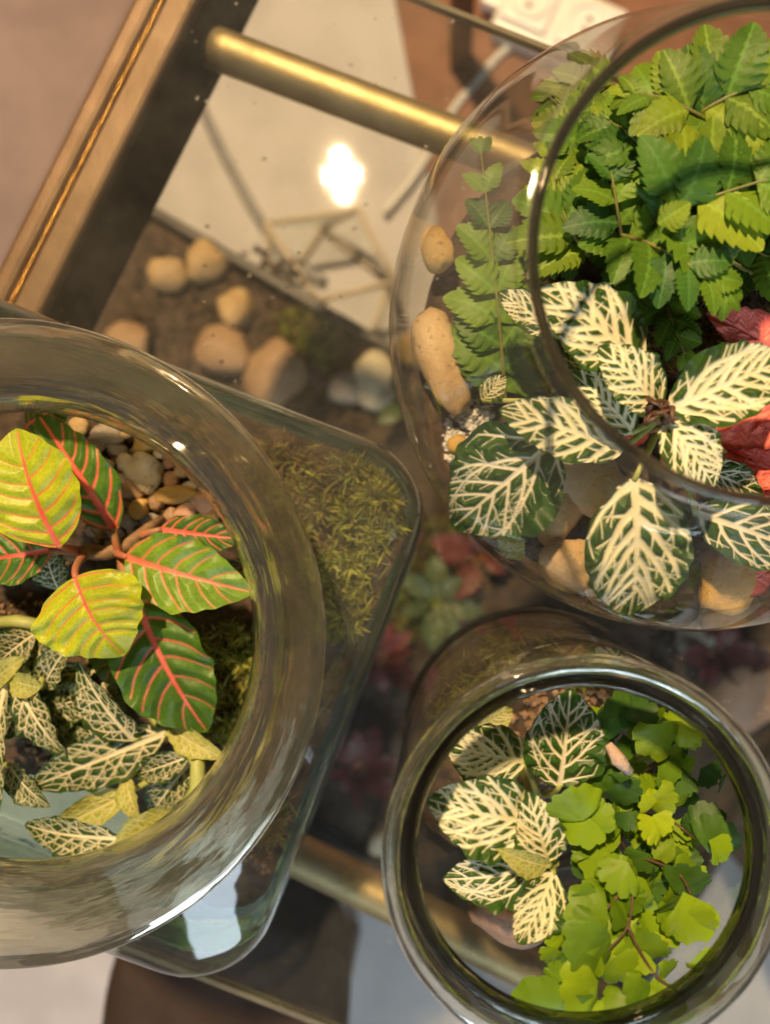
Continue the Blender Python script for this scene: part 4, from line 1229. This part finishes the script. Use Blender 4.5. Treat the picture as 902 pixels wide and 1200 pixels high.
# ------------------------------------------------------------------ cylinder jar: cream fittonia + maidenhair fern
kf = empty('cream_fittonia', P(640, 960, .02), 'cream and dark green fittonia beside the maidenhair fern in the cylinder jar', 'plant')
def Kl(bx, by, bz, tx, ty, tz, wpx, seed, mat='cream_leaf', style='cream', root=(645, 1000, .07), **kw):
    z = (bz + tz) / 2
    return leaf(kf, P(bx, by, bz), P(tx, ty, tz), wpx * (CAM_H - z) / F, mat, style, seed, root=P(*root) if root else None, **kw)
tube('stem', [P(610, 900, .025), P(635, 960, .055), P(648, 1012, .085)], [.002, .002, .0018], M['petiole_green'], kf)
Kl(655, 922, .080, 668, 806, .084, 96, 141, mat='green_net_leaf', style='white', root=(640, 930, .06), wscale=1.1, arch=.06)
Kl(616, 892, .076, 522, 872, .080, 80, 142, root=(630, 930, .06), wscale=1.2)
Kl(628, 962, .088, 500, 936, .092, 100, 143, wscale=1.05)
Kl(642, 1012, .088, 618, 926, .094, 60, 144)
Kl(642, 1010, .078, 518, 1030, .080, 74, 145, mat='green_net_leaf', style='white', wscale=1.0)
Kl(648, 1022, .092, 606, 1106, .098, 64, 146, wscale=1.15)
Kl(642, 1014, .092, 582, 994, .098, 32, 147, mat='pale_leaf', style='net', cup=.5)
Kl(735, 1042, .060, 806, 1062, .064, 50, 148, mat='net_leaf', style='net', wscale=1.3, root=(700, 1000, .05))
Kl(690, 960, .070, 690, 890, .074, 50, 149, root=(650, 960, .06))
Kl(560, 850, .05, 600, 830, .055, 40, 150, mat='pale_leaf', root=(600, 880, .04))

mf = empty('maidenhair_fern', P(735, 985, .02), 'bright green maidenhair fern with scalloped fan leaflets in the cylinder jar', 'fern')
def mstem(pts, r0=.0005, r1=.0003):
    q = [P(*p) for p in pts]
    sm = smooth_profile([tuple(v) for v in q], sub=5)
    o = tube('stem', sm, [r0 + (r1 - r0) * i / (len(sm) - 1) for i in range(len(sm))], M['stem_dark'], None, 6)
    o.parent = mf
    o.matrix_parent_inverse = Matrix.Translation(-mf.location)
mstem([(700, 930, .03), (728, 985, .075), (740, 1030, .095), (735, 1085, .101), (705, 1120, .102)])
mstem([(735, 1085, .101), (752, 1120, .103), (775, 1150, .104), (805, 1165, .103)])
mstem([(740, 1030, .095), (700, 1075, .100), (680, 1072, .100)])
mstem([(728, 985, .075), (700, 970, .088), (690, 962, .092)])
mstem([(710, 930, .04), (760, 900, .075), (790, 870, .085)])
mstem([(720, 950, .05), (780, 960, .085), (815, 985, .090)])
mstem([(735, 1000, .085), (790, 1020, .095), (810, 1050, .098)])
mstem([(700, 900, .04), (720, 860, .070), (735, 835, .080)])
# (stalk px, outer edge px, z, mesh, material)
G, D_, Lm = 'maiden', 'maiden_dark', 'maiden_lime'
fl = [((682, 962), (650, 925), .096, 1, G), ((690, 958), (660, 1002), .095, 3, G), ((680, 955), (700, 926), .095, 0, G), ((690, 970), (712, 935), .094, 5, G),
      ((718, 985), (722, 925), .088, 4, G), ((715, 1000), (672, 1030), .092, 1, G), ((690, 1005), (672, 985), .090, 2, G), ((735, 1010), (700, 1062), .098, 0, G), ((725, 1030), (700, 1010), .096, 3, G),
      ((736, 1035), (742, 1000), .094, 5, G), ((712, 1078), (640, 1072), .102, 3, G), ((715, 1095), (655, 1140), .103, 1, G), ((705, 1060), (660, 1050), .099, 2, G), ((712, 1108), (648, 1108), .101, 6, G),
      ((730, 1050), (765, 1078), .095, 6, G), ((735, 1085), (715, 1050), .098, 4, G), ((738, 1100), (712, 1130), .098, 2, G), ((742, 1110), (770, 1085), .102, 0, G), ((745, 1112), (795, 1110), .102, 1, G),
      ((705, 1122), (680, 1140), .103, 7, G), ((700, 1125), (690, 1165), .103, 7, G), ((715, 1125), (745, 1165), .104, 3, G), ((735, 1130), (758, 1150), .103, 0, G), ((770, 1150), (800, 1125), .103, 1, G),
      ((760, 1150), (735, 1190), .104, 1, G), ((770, 1160), (790, 1195), .104, 0, G), ((700, 1150), (650, 1185), .103, 1, G), ((640, 1195), (625, 1150), .102, 5, G), ((690, 1190), (720, 1200), .103, 2, G), ((800, 1170), (760, 1205), .104, 3, G),
      ((800, 1045), (830, 1140), .102, 4, G), ((800, 1075), (852, 1090), .102, 1, G), ((790, 1045), (830, 1015), .094, 1, D_), ((785, 1030), (822, 1040), .093, 3, G), ((770, 1060), (800, 1080), .092, 0, G), ((800, 1050), (770, 1090), .094, 5, G),
      ((830, 985), (870, 1010), .092, 4, G), ((820, 975), (845, 940), .088, 1, D_), ((815, 970), (790, 955), .086, 0, D_), ((830, 1000), (860, 960), .088, 6, D_),
      ((790, 945), (815, 930), .090, 4, Lm), ((760, 935), (800, 950), .092, 2, Lm), ((765, 955), (790, 985), .094, 1, Lm), ((770, 960), (750, 985), .093, 0, Lm), ((790, 985), (765, 1000), .090, 5, Lm), ((765, 945), (750, 930), .092, 3, Lm),
      ((790, 850), (825, 890), .086, 4, Lm), ((795, 850), (832, 865), .088, 1, Lm), ((785, 845), (775, 905), .087, 3, Lm), ((785, 850), (800, 830), .084, 0, G), ((770, 890), (800, 920), .080, 4, G),
      ((735, 850), (700, 830), .082, 1, D_), ((745, 850), (735, 815), .082, 3, D_), ((750, 855), (785, 830), .078, 1, G), ((735, 845), (760, 810), .084, 0, D_), ((730, 860), (735, 905), .076, 4, D_), ((745, 880), (770, 850), .074, 6, D_),
      ((700, 880), (680, 840), .072, 1, D_), ((700, 900), (690, 930), .076, 3, D_), ((720, 920), (745, 945), .084, 1, D_), ((715, 930), (680, 910), .080, 5, D_), ((740, 950), (725, 975), .088, 4, D_), ((750, 990), (770, 1030), .086, 1, D_),
      ((820, 900), (845, 920), .080, 6, D_), ((840, 930), (858, 905), .078, 4, D_), ((760, 1000), (740, 1030), .090, 7, D_), ((700, 850), (720, 880), .07, 3, D_), ((800, 900), (780, 940), .078, 1, D_), ((780, 1010), (760, 1040), .085, 0, D_)]
fl += [((690, 1165), (672, 1200), .104, 1, G), ((740, 1175), (700, 1210), .105, 3, G), ((780, 1185), (760, 1222), .105, 1, G), ((720, 1185), (745, 1222), .105, 0, G), ((660, 1150), (640, 1125), .103, 0, G), ((815, 1120), (845, 1150), .103, 3, G), ((800, 1150), (835, 1175), .104, 1, G), ((690, 1080), (668, 1110), .104, 5, G), ((760, 1120), (740, 1140), .103, 3, G)]
rm = random.Random(77)
for k, (a, b, z, i, m) in enumerate(fl):
    pa, pb = P(*a, z), P(*b, z + rm.uniform(-.004, .006))
    d = pb - pa
    o = placed('leaflet', FANS[i], i, m, pa, d, (rm.uniform(-.75, .75), rm.uniform(-.75, .75), 1), d.length * (0.82 if b[1] > 1040 else 0.90) * rm.uniform(.85, 1.1), None, rm.uniform(.85, 1.0))
    o.parent = mf
    o.matrix_parent_inverse = Matrix.Translation(-mf.location)
for k in range(110):
    t = rm.random()
    cx_, cy_ = 735 + 40 * math.sin(t * 5) + rm.uniform(-55, 65), 840 + 330 * t
    z = min(.100, .066 + .036 * t) + rm.uniform(-.010, .003)
    a = rm.uniform(0, 6.28)
    pa = P(cx_, cy_, z)
    d = Vector((math.cos(a), math.sin(a), rm.uniform(-.2, .3))) * rm.uniform(.006, .0105)
    if math.hypot(pa.x + d.x - CC.x, pa.y + d.y - CC.y) > CRAD - .006: continue
    i = rm.randrange(8)
    o = placed('leaflet', FANS[i], i, rm.choice([G, D_, G, G, Lm]), pa, d, (rm.uniform(-.6, .6), rm.uniform(-.6, .6), 1), d.length, None, rm.uniform(.85, 1.0))
    o.parent = mf
    o.matrix_parent_inverse = Matrix.Translation(-mf.location)
pts = [P(712, 872, .094), P(724, 890, .095), P(738, 905, .094)]
o = tube('dry_bud', pts, [.0012, .0022, .0012], M['bark'], mf)

# ------------------------------------------------------------------ below the glass: planted tray, terrarium, cables, power strip, stool
TZ = -0.25
tc_ = P(449, 714, TZ)
ta = math.radians(-30)
TA, TB = Vector((math.cos(ta), math.sin(ta), 0)), Vector((-math.sin(ta), math.cos(ta), 0))
tray = empty('planter_tray', (tc_.x, tc_.y, FLOOR), 'dark shallow planter box full of soil beneath the glass table', 'planter', rz=ta)
TLX, TLY = 0.312, 0.175
def tbox(name, a0, a1, b0, b1, z0, z1, mat):
    V, Fc = box_data(a0, a1, b0, b1, z0, z1)
    V = [tuple(Vector((tc_.x, tc_.y, 0)) + TA * x + TB * y + Vector((0, 0, z))) for x, y, z in V]
    return bevel(mesh_obj(name, V, Fc, M[mat], tray, smooth=False), 0.002)
tbox('tray_wall', -TLX, TLX, TLY - .008, TLY, FLOOR + .001, TZ, 'tray')
tbox('tray_wall', -TLX, TLX, -TLY, -TLY + .008, FLOOR + .001, TZ, 'tray')
tbox('tray_wall', -TLX, -TLX + .008, -TLY + .0085, TLY - .0085, FLOOR + .001, TZ, 'tray')
tbox('tray_wall', TLX - .008, TLX, -TLY + .0085, TLY - .0085, FLOOR + .001, TZ, 'tray')
def tw_(u, v): p = TA * u + TB * v; return (tc_.x + p.x, tc_.y + p.y)
t_h = lambda u, v: TZ - .012 + 0.006 * fbm(u, v, 25, 14) + .003 * fbm(u, v, 90, 15)
soil_bed('soil', lambda a: min((TLX - .009) / max(1e-6, abs(math.cos(a))), (TLY - .009) / max(1e-6, abs(math.sin(a)))), t_h, 50, 160, tw_, 'dark soil in the planter box under the glass table', 'soil')
for i, (px, py, r, m, lab) in enumerate([(196, 322, 24, 'tan', 'round tan stone at the planter edge beside the table rail'), (240, 306, 27, 'tan', 'tan stone with darker marks between two tan stones in the planter under the table'),
                                         (276, 362, 25, 'tan', 'round tan stone closest to the square jar back edge, under the glass'), (262, 410, 34, 'brown', 'large brown stone under the glass close behind the square jar'),
                                         (322, 436, 40, 'brown', 'largest brown stone under the glass behind the square jar'), (438, 446, 30, 'cream', 'cream blocky stone under the glass between the square jar and bowl'),
                                         (405, 455, 22, 'grey', 'grey stone beside the cream blocky stone under the glass'), (880, 806, 55, 'pink', 'big pinkish stone under the glass beside the cylinder jar'),
                                         (480, 408, 20, 'gold', 'small golden stone under the glass near the bowl'), (150, 400, 30, 'brown', 'brown stone under the glass by the rail and square jar rim'),
                                         (820, 740, 30, 'grey', 'grey stone under the glass between bowl and cylinder jar'), (448, 985, 20, 'cream', 'small cream stone under the glass by the front brass rod')]):
    z = TZ - .002
    d = (CAM_H - z) / F
    o = stone('stone', P(px, py, z), (r * d, r * d * .85, r * d * .6), (0.1, 0.1, i), m, i % 9)  # darker stone tones paint in the shade below the table
    tag(o, lab, 'stone', 'stones in the planter under the table')
crumbs('soil_crumbs', [(*P(x_, y_, TZ)[:2], .035, 0) for (x_, y_) in ((200, 340), (260, 400), (330, 420), (420, 450), (300, 340), (520, 640), (460, 740), (820, 760))], 900, 21, M['soil'],
       lambda p: TZ - .012, 0.002, 0.005, 'loose dark soil crumbs in the planter under the glass table', 'soil')
rr_ = random.Random(31)
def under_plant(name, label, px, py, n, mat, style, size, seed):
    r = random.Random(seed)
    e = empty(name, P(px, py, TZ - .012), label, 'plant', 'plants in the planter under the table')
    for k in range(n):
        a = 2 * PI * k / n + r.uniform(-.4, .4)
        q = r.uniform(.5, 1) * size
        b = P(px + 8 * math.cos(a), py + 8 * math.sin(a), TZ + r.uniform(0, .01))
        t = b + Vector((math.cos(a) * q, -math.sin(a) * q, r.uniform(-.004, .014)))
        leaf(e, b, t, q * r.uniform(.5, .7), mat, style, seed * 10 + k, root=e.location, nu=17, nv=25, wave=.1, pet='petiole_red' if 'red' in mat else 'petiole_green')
under_plant('red_fittonia', 'red fittonia under the glass in the gap between all three jars', 560, 655, 8, 'shaded_red', 'redleaf', .035, 3)
under_plant('red_fittonia', 'red fittonia under the glass alongside the square jar', 445, 770, 9, 'shaded_red', 'redleaf', .035, 4)
under_plant('red_fittonia', 'red fittonia under the glass next to the big pinkish stone', 840, 765, 9, 'shaded_red', 'redleaf', .04, 5)
under_plant('green_fittonia', 'green leafed plant under the glass behind the cylinder jar', 510, 705, 7, 'shaded_green', 'net', .035, 6)
under_plant('green_fittonia', 'green leafed plant under the glass between square jar and bowl', 480, 470, 7, 'shaded_green', 'net', .030, 7)
under_plant('red_fittonia', 'red fittonia under the glass near the front brass rod', 420, 900, 8, 'shaded_red', 'redleaf', .03, 8)
moss('moss', [(*P(372, 395, TZ)[:2], .02, .6), (*P(340, 380, TZ)[:2], .012, .5), (*P(520, 640, TZ)[:2], .03, .5), (*P(470, 720, TZ)[:2], .02, .6)], 2500, 14, 'green moss patches in the planter under the glass table', lambda p: TZ - .012, .005, .013)

# brass-edged geometric terrarium on the floor behind the planter
gt = empty('geometric_terrarium', P(400, 330, FLOOR), 'faceted glass terrarium with pale metal edges standing beneath the glass table', 'terrarium')
gz0, gz1 = FLOOR + .004, FLOOR + .07
base_ = [P(322, 352, gz0), P(432, 412, gz0), P(455, 330, gz0), P(378, 268, gz0)]
mid_ = [P(312, 262, gz1), P(372, 352, gz1), P(462, 330, gz1), P(420, 245, gz1)]
edges_ = []
for i in range(4):
    j = (i + 1) % 4
    edges_ += [(base_[i], base_[j]), (mid_[i], mid_[j]), (base_[i], mid_[i])]
for (a, b) in edges_:
    tube('metal_edge', [a, (a + b) * .5, b], .0032, M['pale_metal'], gt, 6)
for i in range(4):
    j = (i + 1) % 4
    mesh_obj('glass_pane', [base_[i], base_[j], mid_[j], mid_[i]], [(0, 1, 2, 3)], M['table_glass'], gt, smooth=False)
def cable(name, pts, r, mat, label):
    q = smooth_profile([tuple(P(*p)) for p in pts], sub=6)
    return tag(tube(name, q, r, mat, None, 10), label, 'cable')
fz = FLOOR + .006
cable('cable', [(225, 100, fz), (252, 160, fz), (275, 205, fz), (300, 250, fz), (335, 300, fz), (380, 330, fz)], .0055, M['cable_grey'], 'thick grey cable lying on the pale floor under the glass')
cable('cable', [(635, 32, fz + .008), (590, 60, fz + .004), (556, 98, fz + .003), (530, 130, fz + .003), (490, 200, fz + .003), (450, 250, fz + .003)], .0038, M['cable'], 'white cable running from the power strip across the brown rug')
# power strip
ps = empty('power_strip', P(675, 22, FLOOR + .006), 'white power socket block on the brown rug behind the table', 'power strip', rz=math.radians(-24))
pc = P(655, 22, FLOOR + .03)
pa_, pb_ = Vector((math.cos(math.radians(-24)), math.sin(math.radians(-24)), 0)), Vector((math.sin(math.radians(24)), math.cos(math.radians(24)), 0))
def pbox(name, a0, a1, b0, b1, z0, z1, mat, parent, bv=.002):
    V, Fc = box_data(a0, a1, b0, b1, z0, z1)
    V = [tuple(Vector((pc.x, pc.y, 0)) + pa_ * x * 1.3 + pb_ * y * 1.3 + Vector((0, 0, z))) for x, y, z in V]
    o = mesh_obj(name, V, Fc, M[mat], None, smooth=False)
    o.parent = parent
    if parent == ps:
        o.matrix_parent_inverse = (Matrix.Translation(ps.location) @ ps.rotation_euler.to_matrix().to_4x4()).inverted()
    return bevel(o, bv)
Z0 = FLOOR + .0065
body = pbox('strip_body', -.046, .046, -.026, .026, Z0, Z0 + .026, 'white_plastic', ps, .004)
for x in (-.024, .022):
    w = pbox('socket_frame', x - .019, x + .019, -.019, .019, Z0 + .0262, Z0 + .032, 'white_plastic', ps, .003)
    V, Fc = [], []
    c = Vector((pc.x, pc.y, 0)) + pa_ * x * 1.3
    rv_ = [(.0195, Z0 + .0322), (.0192, Z0 + .0350), (.0172, Z0 + .0350), (.0166, Z0 + .0324)]
    V, Fc = lathe_data(rv_, (c.x, c.y, 0), 40)
    o = mesh_obj('socket_ring', V, Fc, M['white_plastic'])
    o.parent = ps
    o.matrix_parent_inverse = body.matrix_parent_inverse
    for s in (-1, 1):
        h = c + pb_ * s * .0058
        V, Fc = lathe_data([(.0001, Z0 + .0328), (.0026, Z0 + .0328), (.0026, Z0 + .0322)], (h.x, h.y, 0), 20)
        o = mesh_obj('socket_hole', V, Fc, M['black'])
        o.parent = ps
        o.matrix_parent_inverse = body.matrix_parent_inverse
pl = pbox('plug', -.062, -.044, -.010, .010, Z0 + .004, Z0 + .022, 'white_plastic', ps, .004)

# upholstered brown stool in front
def superbox(name, c, hx, hy, z0, z1, mat, parent, rz, e=3.2):
    rings = []
    for (f, z) in smooth_profile([(.90, z0), (.98, z0 + .01), (1.0, (z0 + z1) * .5), (.985, z1 - .02), (.93, z1 - .006), (.80, z1), (.5, z1 + .004), (.02, z1 + .005)], sub=3):
        ring = []
        for k in range(64):
            a = 2 * PI * k / 64
            q = (abs(math.cos(a)) ** e + abs(math.sin(a)) ** e) ** (-1 / e) * f
            x, y = q * math.cos(a) * hx, q * math.sin(a) * hy
            ring.append((c.x + x * math.cos(rz) - y * math.sin(rz), c.y + x * math.sin(rz) + y * math.cos(rz), z))
        rings.append(ring)
    V, Fc = rings_mesh(rings, cap0=True, cap1=True)
    return mesh_obj(name, V, Fc, mat, parent)
sc_ = P(248, 1262, -.16)
st = empty('stool', (sc_.x, sc_.y, FLOOR), 'dark brown upholstered stool pushed under the front edge of the table', 'stool')
superbox('cushion', sc_, .078, .105, -.24, -.16, M['fabric'], st, math.radians(-4))
for sx in (-1, 1):
    for sy in (-1, 1):
        tube('leg', [(sc_.x + sx * .05, sc_.y + sy * .07, FLOOR + .0005), (sc_.x + sx * .048, sc_.y + sy * .068, -.242)], [.008, .011], M['stem_dark'], st, 12)

# tiny water drops on the glass top
r0 = random.Random(12)
V, Fc = [], []
for k in range(46):
    p = P(r0.uniform(230, 560), r0.uniform(0, 430), 0)
    q = r0.uniform(.0003, .0011)
    tv, tf = lathe_data([(q, 0.0002), (q * .92, q * .3), (q * .6, q * .5), (q * .05, q * .58)], (p.x, p.y, 0), 10)
    i = len(V)
    V += tv
    Fc += [tuple(a + i for a in f) for f in tf]
tag(mesh_obj('water_drops', V, Fc, M['rim_glass']), 'tiny water drops scattered on the clear table top', 'water', kind='stuff')
